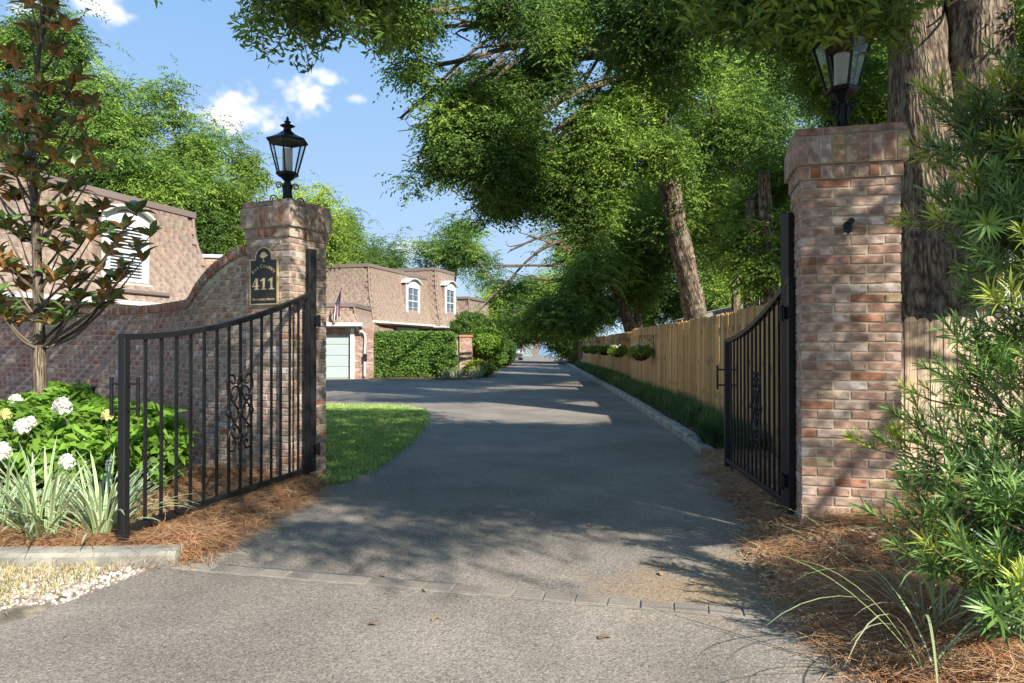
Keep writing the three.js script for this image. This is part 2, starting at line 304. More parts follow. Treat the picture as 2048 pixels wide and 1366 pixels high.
// asphalt drive and parking court
const stains = [[0.15, 3.1, 0.16, 0.14], [-0.7, 3.45, 0.1, 0.16], [0.9, 2.9, 0.22, 0.10], [-1.2, 3.0, 0.3, 0.08], [-0.3, 4.7, 0.18, 0.12], [-1.0, 5.2, 0.35, 0.08], [0.4, 5.0, 0.12, 0.16], [-0.55, 2.75, 0.09, 0.18], [0.62, 3.35, 0.08, 0.16], [-1.6, 4.2, 0.2, 0.1], [0.2, 14, 0.5, 0.12], [-0.8, 15.5, 0.4, 0.12], [0.9, 13.6, 0.3, 0.1], [-3, 18, 0.6, 0.12]];
const sandPatch = [[1.75, 4.6], [1.35, 4.5], [0.6, 4.05], [0.75, 3.72], [1.3, 3.62], [1.75, 3.6]];
{
  const pos = [], col = [], uv = [], idx = [];
  const X = [], D = []; for (let x = -14; x <= 5.2; x += x > -3.2 && x < 2.6 ? 0.1 : 0.4) X.push(x); for (let d = -2.0; d < 168; d += d < 8 ? 0.1 : d < 30 ? 0.4 : 2) D.push(d);
  for (const d of D) for (const x0 of X) {
    const x = x0 + (d > 30 ? 0.035 * (d - 30) : 0);
    pos.push(x, drop(d), -d); uv.push(x / 3.1, d / 3.1);
    const n = fbm(x * 0.55 + 40, d * 0.55 + 40, 0, 5, 101), n2 = fbm(x * 2.6 + 9, d * 2.6 + 9, 0, 4, 107), warm = fbm(x * 0.33 + 7, d * 0.33, 0, 3, 111);
    let k = 0.765 + (n - 0.5) * 0.44 + (n2 - 0.5) * 0.22;
    if (d < 3.75) k *= 1.03;
    for (const [sx, sd2, sr, sa] of stains) { const q = Math.hypot(x - sx, (d - sd2) * 0.8) / sr + (fbm(x * 7 + 5, d * 7 + 5, 0, 4, 141) - 0.5) * 1.1; k *= 1 - sa * sstep(1, 0.45, q); }
    const sd = sdPoly(x, d, sandPatch) + (fbm(x * 5 + 3, d * 5 + 3, 0, 4, 121) - 0.5) * 0.75, s = sstep(-0.28, 0.3, sd) * 0.8;
    const w = (warm - 0.5) * 0.12;
    col.push(lerp(k * (1 + w), 0.98, s), lerp(k, 0.80, s), lerp(k * (1 - w), 0.56, s));
  }
  const nx = X.length; for (let j = 0; j < D.length - 1; j++) for (let i = 0; i < nx - 1; i++) { const a = j * nx + i; idx.push(a, a + 1, a + nx, a + nx, a + 1, a + nx + 1); }
  const g = new THREE.BufferGeometry(); g.setAttribute('position', new THREE.Float32BufferAttribute(pos, 3)); g.setAttribute('uv', new THREE.Float32BufferAttribute(uv, 2)); g.setAttribute('color', new THREE.Float32BufferAttribute(col, 3)); g.setIndex(idx); g.computeVertexNormals();
  structure('asphalt_drive', g, mAsphalt);
}
// flush row of grey pavers across the drive
{
  const r = rng(31), joint = box(3.78, 0.004, 0.135), root = structure('paver_strip', (joint.translate(0, 0.0035, 0), uvBox(joint, 0.8)), mat({ color: lin(.50, .48, .44), map: texConcrete, roughness: 0.95 }));
  root.position.copy(V(-0.31, 3.93)); root.rotation.y = -Math.atan2(0.88, 3.66);
  const mats = [[.80, .80, .80], [.72, .73, .74], [.86, .85, .83], [.68, .69, .70]].map((c) => mat({ color: lin(...c), map: texAsphalt, roughness: 0.9 }));
  const geos = [0, 1, 2].map((k) => uvBox(chamfer(0.158, 0.012, 0.112, 0.003, 0.0015, r), 1.2, k * 0.3, k * 0.17));
  for (let i = 0; i < 22; i++) { const m = mesh('paver', geos[i % 3], mats[(r() * 4) | 0], root); m.position.set(-1.8 + i * 0.17, 0.0055 + r() * 0.0015 - (i < 6 ? 0.0025 : 0), (r() - 0.5) * 0.006); m.rotation.y = (r() - 0.5) * 0.03; }
  const pts = []; for (let i = 0; i <= 26; i++) pts.push([-1.5 + i * 0.058, 0.083 + (r() - 0.5) * 0.014, 0.004 + r() * 0.004]);
  const pos = [], idx = []; pts.forEach(([x, z, w], i) => { pos.push(x, 0.006, z * -1 - w / 2, x, 0.006, z * -1 + w / 2); if (i) { const b = i * 2; idx.push(b - 2, b - 1, b, b, b - 1, b + 1); } });
  const g = new THREE.BufferGeometry(); g.setAttribute('position', new THREE.Float32BufferAttribute(pos, 3)); g.setIndex(idx); g.computeVertexNormals(); mesh('crack', g, mat({ color: lin(.05, .045, .04), roughness: 1 }), root);
}
// beds, verge, lawn
const leftBed = [[-2.02, 4.42], [-1.98, 5.3], [-1.86, 6.4], [-1.78, 6.95], [-2.3, 7.5], [-3.1, 7.6], [-3.75, 8.3], [-4.6, 9.2], [-5.85, 10], [-7.5, 10.7], [-10, 11.4], [-10, 4.42]];
const verge = [[-2.2, 4.33], [-2.3, 3.95], [-2.42, 3.5], [-2.9, 2.95], [-3.6, 2.4], [-7, 1.8], [-7, 4.36]];
const lawn = [[-1.84, 6.85], [-1.62, 6.95], [-1.45, 8.2], [-1.4, 10.2], [-1.5, 12.4], [-1.73, 14.4], [-2.2, 15.4], [-2.9, 15.85], [-4.2, 16.05], [-10, 16.6], [-10, 11.4], [-7.5, 10.7], [-5.85, 10], [-4.6, 9.2], [-3.75, 8.3], [-3.1, 7.6], [-2.3, 7.4]];
const rightBed = [[1.42, 0.5], [1.45, 2.6], [1.5, 3.45], [1.66, 4.1], [1.72, 4.7], [1.86, 5.3], [2.0, 6.4], [2.14, 7.5], [2.42, 9.05], [3.5, 9.0], [3.2, 7.2], [8, 7.4], [8, 0.5]];
const stripBed = [[2.5, 9.0], [2.72, 13], [2.98, 17.8], [3.4, 30], [3.95, 45], [4.6, 62], [6, 62], [5, 40], [4.5, 21], [3.7, 11.5], [3.3, 8.9]];
const houseBed = [[-3.0, 28.2], [-1.9, 28.6], [-1.2, 30.4], [-1.0, 34], [-0.9, 40], [-0.4, 52], [0.3, 70], [-3, 70], [-4, 40], [-5.8, 32], [-6.2, 29.6], [-3.4, 29.5]];
const lumpy = (x, d, k) => (fbm(x * 4 + 60, d * 4 + 60, 0, 4, 131) - 0.5) * k;
const hLeft = (x, d, s) => clamp(s * 0.7, -0.05, 0.10) + (s > 0 ? lumpy(x, d, 0.07) * clamp(s * 5, 0, 1) : 0) - 0.006;
const hVerge = (x, d, s) => clamp(s * 0.3, -0.04, 0.018) + (s > 0 ? lumpy(x, d, 0.02) * clamp(s * 5, 0, 1) : 0) - 0.003;
const hLawn = (x, d, s) => clamp(s * 0.6, -0.05, 0.035) + (s > 0 ? lumpy(x * 0.4, d * 0.4, 0.02) * clamp(s * 5, 0, 1) : 0) - 0.005;
const hRight = (x, d, s) => clamp(s * 0.32, -0.05, 0.14) + 0.16 * Math.exp(-((x - 2.75) ** 2 + (d - 4.45) ** 2) / 0.28) * sstep(0, 0.3, s) + (s > 0 ? lumpy(x, d, 0.07) * clamp(s * 5, 0, 1) : 0) - 0.006;
const hStrip = (x, d, s) => clamp(s * 1.2, -0.05, 0.10) - 0.005 + drop(d), hHouse = (x, d, s) => clamp(s * 0.5, -0.05, 0.06) - 0.005 + drop(d);
structure('pine_straw_bed', heightField(leftBed, 0.07, hLeft, 0.15, 1.1), mStraw);
structure('gravel_verge', heightField(verge, 0.06, hVerge, 0.15, 1), mat({ color: lin(.62, .54, .44), map: texEarth, roughness: 1 }));
structure('lawn', heightField(lawn, 0.12, hLawn, 0.15, 1.5), mat({ color: lin(.30, .44, .11), map: texEarth, roughness: 1 }));
structure('pine_straw_bed', heightField(rightBed, 0.07, hRight, 0.15, 1.1), mStraw);
structure('planting_strip', heightField(stripBed, 0.22, hStrip, 0.15, 1.1), mat({ color: lin(.20, .135, .085), map: texEarth, roughness: 1 }));
structure('planting_bed', heightField(houseBed, 0.35, hHouse, 0.15, 1.1), mat({ color: lin(.28, .17, .10), map: texEarth, roughness: 1 }));

// kerbs
function kerbGeo(path, h, w, n) {                                   // rounded kerb profile swept along a plan curve
  const prof = [[0, -0.06], [0, h * 0.72], [w * 0.12, h * 0.93], [w * 0.32, h], [w * 0.85, h], [w, h * 0.9], [w, -0.06]], pos = [], idx = [];
  for (let i = 0; i <= n; i++) { const { p, t } = path(i / n), nx = -t[1], nd = t[0]; for (const [o, y] of prof) pos.push(p[0] - nx * o, y + drop(p[1]), -(p[1] - nd * o)); }
  const k = prof.length; for (let i = 0; i < n; i++) for (let j = 0; j < k - 1; j++) { const a = i * k + j; idx.push(a, a + 1, a + k, a + k, a + 1, a + k + 1); }
  for (const e of [0, n * k]) for (let j = 1; j < k - 1; j++) e ? idx.push(e, e + j, e + j + 1) : idx.push(e, e + j + 1, e + j);
  const g = new THREE.BufferGeometry(); g.setAttribute('position', new THREE.Float32BufferAttribute(pos, 3)); g.setIndex(idx); g.computeVertexNormals(); const q = uvBox(g, 0.9); q.computeVertexNormals(); return q;
}
{
  const c = new THREE.CatmullRomCurve3([[2.36, 8.85], [2.44, 9.8], [2.6, 13], [2.85, 17.8], [3.28, 30], [3.83, 45], [4.45, 62], [5.3, 84], [6.5, 115]].map(([x, d]) => V(x, d)));
  const L = c.getLength(), root = new THREE.Group(); root.name = numbered('kerb'); root.userData.kind = 'structure'; scene.add(root);
  let s = 0, k = 0; while (s < L - 0.3) {
    const len = s < 22 ? 0.9 + hash(k, 3, 1) * 0.25 : s < 50 ? 3 : 12, e = Math.min(L, s + len), s0 = s + 0.006, sh = hash(k, 7, 1);
    const g = kerbGeo((t) => { const u = lerp(s0, e - 0.006, t) / L, p = c.getPointAt(u), q = c.getTangentAt(u), l = Math.hypot(q.x, q.z); return { p: [p.x, -p.z], t: [q.x / l, -q.z / l] }; }, 0.115 + sh * 0.012 - (k ? 0 : 0.03), 0.17, 4);
    mesh('kerb_stone', g, mConcrete, root); s = e; k++;
  }
}
{
  const root = new THREE.Group(); root.name = numbered('kerb'); root.userData.kind = 'structure'; scene.add(root);
  const pts = [[-2.06, 4.44], [-2.2, 4.42], [-2.35, 4.41], [-2.5, 4.4], [-3.2, 4.38], [-4.3, 4.37], [-5.4, 4.36], [-6.6, 4.35]], c = new THREE.CatmullRomCurve3(pts.map(([x, d]) => V(x, d))), L = c.getLength();
  [[0, 1.15], [1.15, 2.5], [2.5, 3.6], [3.6, L]].forEach(([a, b], k) => mesh('kerb_stone', kerbGeo((t) => { const u = lerp(a + 0.005, b - 0.005, t) / L, p = c.getPointAt(u), q = c.getTangentAt(u), l = Math.hypot(q.x, q.z), sg = -1; return { p: [p.x, -p.z - 0.1], t: [q.x / l * 1, -q.z / l] }; }, k ? 0.12 : 0.1, 0.17, 12), mConcrete, root));
}

// ================= brickwork =================
const brickCache = new Map();
function brickGeo(l, h, d, v) {
  const key = `${l.toFixed(3)}|${h.toFixed(3)}|${d.toFixed(3)}|${v}`;
  if (!brickCache.has(key)) { const r = rng(v * 977 + 13); brickCache.set(key, uvBox(chamfer(l, h, d, 0.0035, 0.0022, r), 0.55, r() * 3, r() * 3)); }
  return brickCache.get(key);
}
// list: {x,y,z, l,h,d, ry, rz, c, own}; the first `most` with own set are parts of their own, the rest is one joined part
function layBricks(parent, list, most = 296) {
  const rest = []; let n = 0;
  list.forEach((b, i) => {
    const g = brickGeo(b.l, b.h, b.d, i % 5);
    if (b.own && n < most) { const m = mesh('brick', g, mBrick[b.c], parent); m.position.set(b.x, b.y, b.z); m.rotation.set(0, b.ry || 0, b.rz || 0, 'YXZ'); n++; }
    else { const q = g.clone(); moved(q, b.x, b.y, b.z, 0, b.ry || 0, b.rz || 0); rest.push(paint(q, BRICK[b.c])); }
  });
  if (rest.length) mesh('bricks_beyond', merge(rest), mBrickMix, parent).userData.kind = 'stuff';
}
const pick = (r, list) => list[(r() * list.length) | 0];
function pillar(root, w, dp, courses, ch, y0, pal, r, sides, corb = 0.03) {   // sides: which faces show their bricks singly (0 front, 1 right, 2 back, 3 left)
  const J = 0.012, T = 0.1, list = [], H = courses * ch;
  const add = (face, u, y, l, h, out, c) => {                       // u along the face, out: distance of the face from the centre
    const ry = [0, Math.PI / 2, Math.PI, -Math.PI / 2][face], o = out - T / 2 + (r() - 0.5) * 0.004, q = [[u, o], [o, -u], [-u, -o], [-o, u]][face];
    list.push({ x: q[0], y, z: q[1], l, h, d: T, ry, c, own: sides.includes(face) });
  };
  const run = (face, len, n, y, h, out, p) => { const pitch = len / n; for (let i = 0; i < n; i++) add(face, -len / 2 + pitch * (i + 0.5) + (r() - 0.5) * 0.004, y + (r() - 0.5) * 0.003, pitch - J, h - J, out, pick(r, p)); };
  for (let k = 0; k < courses; k++) {
    const y = y0 + (k + 0.5) * ch, full = k % 2 ? [0, 2] : [1, 3];
    for (const f of [0, 1, 2, 3]) {
      const len = f % 2 ? dp : w, out = f % 2 ? w / 2 : dp / 2, n = Math.max(2, Math.round(len / 0.22));
      full.includes(f) ? run(f, len + J, n, y, ch, out, pal) : run(f, len - 2 * T, n - 1, y, ch, out, pal);
    }
  }
  const ring = (y, h, e, pitch, p) => { for (const f of [0, 1, 2, 3]) { const len = (f % 2 ? dp : w) + 2 * e - (f % 2 ? 2 * T : 0), out = (f % 2 ? w : dp) / 2 + e; run(f, len, Math.round(len / pitch), y + h / 2, h, out, p); } };
  const c0 = y0 + H, mix = pal.concat(RED);
  list.forEach((b, i) => b.i = i);
  const shaft = list.length;
  ring(c0, 0.098, corb * 0.6, 0.078, mix); ring(c0 + 0.098, 0.198, corb * 1.5, 0.078, mix); ring(c0 + 0.296, 0.062, corb * 1.1, 0.2, mix);
  const cap = list.splice(shaft);
  layBricks(root, [...cap, ...list], 298);
  const I = 0.006;
  const cores = [[w - 2 * I, H, dp - 2 * I, y0 + H / 2], [w + corb * 1.2 - 2 * I, 0.098, dp + corb * 1.2 - 2 * I, c0 + 0.049], [w + corb * 3 - 2 * I, 0.197, dp + corb * 3 - 2 * I, c0 + 0.197], [w + corb * 2.2 - 2 * I, 0.055, dp + corb * 2.2 - 2 * I, c0 + 0.324]];
  mesh('mortar_core', uvBox(merge(cores.map(([a, h, b, y]) => box(a, h, b, 0, y, 0))), 0.7), mMortar, root);
  return c0 + 0.296 + 0.062;
}
const LP = V(-2.235, 7.017), LT = -24 * Math.PI / 180, RT = -14 * Math.PI / 180;
const leftPillar = thing('gate_pillar', 'dull grey-brown brick gate pillar with the house number sign, joined to the curved wall', 'pillar', LP, LT, 'brick gate pillars');
const leftTop = pillar(leftPillar, 0.54, 0.54, 37, 0.0652, -0.02, DULL, rng(201), [0, 1], 0.028);
const RPc = [2.40, 5.125];
const RP = V(RPc[0], RPc[1]);
const rightPillar = thing('gate_pillar', 'free-standing pinkish brick gate pillar dappled with sun beside the feathery shrub', 'pillar', RP, RT, 'brick gate pillars');
const rightTop = pillar(rightPillar, 0.64, 0.50, 37, 0.067, 0.04, PALE, rng(202), [0, 3], 0.03);

// curved garden wall with an S-shaped rise to the pillar
const wallPath = new THREE.CatmullRomCurve3([[-2.53, 6.93], [-3.22, 7.35], [-3.75, 8.0], [-4.6, 8.9], [-5.85, 9.7], [-7.5, 10.4], [-9.8, 11.0]].map(([x, d]) => V(x, d)));
const wallL = wallPath.getLength(), wallTop = (s) => lerp(2.36, 1.87, sstep(0.05, 1.45, s));
{
  const root = thing('garden_wall', 'long curved brick garden wall sweeping up to the gate pillar', 'wall'), r = rng(210), ch = 0.0652, pitch = 0.2, list = [];
  const frame = (s) => { const u = clamp(s / wallL, 0, 1), p = wallPath.getPointAt(u), t = wallPath.getTangentAt(u), a = Math.atan2(-t.z, t.x); return { p, a, n: new THREE.Vector3(-t.z, 0, t.x).multiplyScalar(Math.sign(t.x) || 1) }; };
  // the camera side normal: turn the tangent so that it faces the drive
  const facing = (s) => { const f = frame(s); f.n.set(0, 0, 1).applyAxisAngle(new THREE.Vector3(0, 1, 0), f.a + (Math.cos(f.a) < 0 ? Math.PI : 0)); return f; };
  const T = 0.1;
  for (let k = 0; k < 36; k++) for (let i = 0; ; i++) {
    const s = (i + (k % 2 ? 0.5 : 0)) * pitch + 0.1; if (s > wallL - 0.1) break;
    const y = (k + 0.5) * ch; if (y + ch / 2 > Math.min(wallTop(s - 0.09), wallTop(s + 0.09)) - 0.1) continue;
    const f = facing(s); list.push({ x: f.p.x - f.n.x * T / 2, y, z: f.p.z - f.n.z * T / 2, l: pitch - 0.012, h: ch - 0.012, d: T, ry: f.a, c: pick(r, DULL), own: true, s, k });
  }
  const cop = [];
  for (let s = 0.02; s < wallL - 0.05;) {
    const m = s + 0.036, f = facing(m), y = wallTop(m) - 0.05, sl = Math.atan2(wallTop(m + 0.05) - wallTop(m - 0.05), 0.1), flip = Math.cos(f.a) < 0 ? 1 : 1;
    cop.push({ x: f.p.x - f.n.x * 0.095, y, z: f.p.z - f.n.z * 0.095, l: 0.062, h: 0.1, d: 0.23, ry: f.a, rz: sl * flip, c: pick(r, RED), own: true, s });
    s += 0.073 * Math.cos(sl);
  }
  // those that show largest: near the pillar and not behind the planting
  list.sort((a, b) => (a.s + (a.k < 6 && a.s > 2 ? 6 : 0)) - (b.s + (b.k < 6 && b.s > 2 ? 6 : 0)));
  layBricks(root, [...cop.slice(0, 60), ...list, ...cop.slice(60)], 296);
  const pos = [], idx = [], n = 140;
  for (let i = 0; i <= n; i++) { const s = i / n * wallL, f = facing(s), t = wallTop(s) - 0.012, a = f.p.clone().addScaledVector(f.n, -0.006), b = f.p.clone().addScaledVector(f.n, -0.19); pos.push(a.x, -0.05, a.z, a.x, t, a.z, b.x, t, b.z, b.x, -0.05, b.z); }
  for (let i = 0; i < n; i++) for (let j = 0; j < 3; j++) { const a = i * 4 + j; idx.push(a, a + 4, a + 1, a + 1, a + 4, a + 5); }
  idx.push(0, 1, 2, 0, 2, 3, n * 4, n * 4 + 2, n * 4 + 1, n * 4, n * 4 + 3, n * 4 + 2);
  const g = new THREE.BufferGeometry(); g.setAttribute('position', new THREE.Float32BufferAttribute(pos, 3)); g.setIndex(idx); g.computeVertexNormals(); mesh('mortar_core', uvBox(g, 0.7), mMortar, root);
}

// ================= house number sign =================
const font = await new FontLoader().loadAsync('fonts/droid/droid_serif_bold.typeface.json');
{
  const root = thing('house_sign', 'black arched house number plaque with gold border and tree emblem on the pillar', 'sign', null);
  const W = 0.345, H = 0.44, sh = (k) => { const s = new THREE.Shape(), w = W / 2 - k, a = 0.105 - k; s.moveTo(-w, -H / 2 + k); s.lineTo(w, -H / 2 + k); s.lineTo(w, H / 2 - k); s.lineTo(a + 0.006, H / 2 - k); s.absarc(0, H / 2 + 0.01, a, 0, Math.PI, false); s.lineTo(-a - 0.006, H / 2 - k); s.lineTo(-w, H / 2 - k); s.closePath(); return s; };
  const ex = (s, d, z, b = 0) => { const g = new THREE.ExtrudeGeometry(s, { depth: d, bevelEnabled: b > 0, bevelSize: b, bevelThickness: b, bevelSegments: 1, curveSegments: 16 }); g.translate(0, 0, z); return g; };
  const gold = new THREE.MeshPhysicalMaterial({ color: lin(.62, .48, .26), metalness: 0.2, roughness: 0.42 });
  mesh('board', ex(sh(0.006), 0.016, 0), mat({ color: lin(.022, .016, .013), roughness: 0.45 }), root);
  const ringShape = sh(0); ringShape.holes.push(sh(0.011)); mesh('border', ex(ringShape, 0.022, -0.001), gold, root);
  const letters = (str, size, y, arc, x0) => {
    let adv = 0; const shapes = [];
    for (const [ch, k] of str) { if (ch === ' ') { adv += size * 0.34; continue; } const g = new TextGeometry(ch, { font, size: size * k, depth: 0.004, curveSegments: 4, bevelEnabled: false }); g.computeBoundingBox(); const w = g.boundingBox.max.x; shapes.push([g, adv + w / 2, w, ch]); adv += w + size * 0.13; }
    for (const [g, c, w, ch] of shapes) { g.translate(-w / 2, 0, 0); const u = c - adv / 2; if (arc) { const a = u / arc; g.rotateZ(-a); g.translate(Math.sin(a) * arc, y - arc + Math.cos(a) * arc, 0.0165); } else g.translate(u, y, 0.0165); mesh(/\d/.test(ch) ? 'digit' : 'letter', g, gold, root); }
  };
  const caps = (s) => s.split(' ').map((w) => [...w].map((c, i) => [c, i ? 0.78 : 1])).reduce((a, b) => [...a, [' ', 1], ...b]);
  letters(caps('BAY COLONY'), 0.0345, 0.135, 0.17);
  letters([...'411'].map((c) => [c, 1]), 0.112, -0.075, 0);
  letters(caps('BAYSHORE DRIVE'), 0.0235, -0.178, 0);
  const emb = [], add = (x, y, w, h) => { const s = new THREE.Shape(); s.absellipse(x, y, w, h, 0, 6.283); emb.push(ex(s, 0.004, 0.0165)); };
  add(0, 0.268, 0.03, 0.018); add(-0.024, 0.25, 0.024, 0.014); add(0.026, 0.252, 0.026, 0.013); add(0.012, 0.243, 0.022, 0.012); add(-0.012, 0.238, 0.016, 0.01);
  emb.forEach((g, i) => g.translate(0, 0, i * 0.0004));
  const tr = new THREE.Shape([[-0.004, 0.24], [-0.004, 0.205], [-0.018, 0.193], [0.018, 0.193], [0.004, 0.205], [0.004, 0.24]].map(([x, y]) => new THREE.Vector2(x, y)));
  mesh('emblem', merge([...emb, ex(tr, 0.004, 0.0160)]), gold, root);
  root.position.copy(new THREE.Vector3(-0.03, 1.97, 0.27 + 0.002).applyAxisAngle(new THREE.Vector3(0, 1, 0), LT).add(LP)); root.rotation.y = LT;
}

// ================= lanterns =================
function spiral(cx, cy, r0, r1, a0, turns, n = 18) { const p = []; for (let i = 0; i <= n; i++) { const t = i / n, a = a0 + turns * 6.283 * t, r = lerp(r0, r1, t); p.push(new THREE.Vector3(cx + Math.cos(a) * r, cy + Math.sin(a) * r, 0)); } return p; }
function lantern(label, pos, turn) {
  const o = thing('post_lantern', label, 'lantern', pos, turn, 'hexagonal lanterns on the gate pillars'), hex = (pts) => { const g = new THREE.LatheGeometry(pts.map(([r, y]) => new THREE.Vector2(r, y)), 6); const q = g.toNonIndexed(); q.computeVertexNormals(); return q; }, lathe = (pts, n = 20) => new THREE.LatheGeometry(pts.map(([r, y]) => new THREE.Vector2(r, y)), n);
  mesh('stem', merge([lathe([[0.07, 0], [0.07, 0.012], [0.045, 0.03], [0.034, 0.07], [0.030, 0.13], [0.036, 0.17], [0.03, 0.19], [0.042, 0.215], [0.03, 0.235], [0.03, 0.25]]), ...[0, 1, 2, 3, 4, 5].map((k) => { const a = k * 1.047, g = tube([new THREE.Vector3(0.04, 0.03, 0), new THREE.Vector3(0.036, 0.12, 0), new THREE.Vector3(0.042, 0.21, 0)], 0.008, 0.009, 8, 5); g.rotateY(a); return g; })]), mIron, o);
  mesh('bowl', hex([[0.03, 0.24], [0.055, 0.262], [0.085, 0.29], [0.112, 0.30], [0.116, 0.318], [0.103, 0.33]]), mIron, o);
  const y0 = 0.325, y1 = 0.63, a = 0.1, b = 0.182;
  for (let k = 0; k < 6; k++) {
    const t = k * 1.0472, u = t + 1.0472, P = (r, th, y) => new THREE.Vector3(Math.sin(th) * r, y, Math.cos(th) * r);
    mesh('corner_bar', bar(P(a, t, y0), P(b, t, y1), 0.014), mIron, o);
    const q = [P(a * 0.985, t, y0), P(a * 0.985, u, y0), P(b * 0.985, u, y1), P(b * 0.985, t, y1)], g = new THREE.BufferGeometry(); g.setAttribute('position', new THREE.Float32BufferAttribute([0, 1, 2, 0, 2, 3].flatMap((i) => q[i].toArray()), 3)); g.computeVertexNormals();
    mesh('pane', g, mGlass, o);
  }
  mesh('roof', hex([[0.175, 0.628], [0.207, 0.632], [0.21, 0.648], [0.15, 0.675], [0.10, 0.70], [0.07, 0.725], [0.045, 0.742], [0.04, 0.76]]), mIron, o);
  mesh('ceiling_plate', hex([[0.005, 0.66], [0.18, 0.632]]), mIronMatte, o);
  mesh('finial', lathe([[0.04, 0.755], [0.034, 0.772], [0.05, 0.782], [0.074, 0.795], [0.05, 0.806], [0.022, 0.815], [0.028, 0.828], [0.036, 0.835], [0.02, 0.845], [0.012, 0.856], [0.017, 0.866], [0.01, 0.878], [0.001, 0.895]]), mIron, o);
  mesh('candle_tube', lathe([[0.001, 0.30], [0.05, 0.30], [0.05, 0.56], [0.046, 0.565], [0.046, 0.31]]), new THREE.MeshPhysicalMaterial({ color: lin(.85, .85, .82), transmission: 0.35, roughness: 0.7, thickness: 0 }), o);
  for (let k = 0; k < 4; k++) {
    const low = [...spiral(0.135, 0.05, 0.01, 0.046, 3.5, -1.4).reverse()]; const path = [new THREE.Vector3(0.035, 0.10, 0), new THREE.Vector3(0.06, 0.035, 0), new THREE.Vector3(0.10, 0.01, 0), ...spiral(0.125, 0.052, 0.048, 0.012, -1.7, 1.5)];
    const g = tube(path, 0.0075, 0.006, 50, 6); g.rotateY(k * Math.PI / 2 + 0.5); mesh('scroll', g, mIron, o);
    const path2 = [new THREE.Vector3(0.036, 0.15, 0), new THREE.Vector3(0.05, 0.195, 0), ...spiral(0.083, 0.195, 0.034, 0.01, 2.6, -1.35)];
    const h = tube(path2, 0.0068, 0.006, 44, 6); h.rotateY(k * Math.PI / 2 + 0.5); mesh('scroll', h, mIron, o);
  }
  return o;
}
lantern('black hexagonal lantern standing clear against the sky above the number sign', LP.clone().setY(leftTop), LT + 0.5);
lantern('black hexagonal lantern half hidden in oak leaves, on the pinkish pillar', RP.clone().setY(rightTop), RT + 0.2).scale.setScalar(1.06);

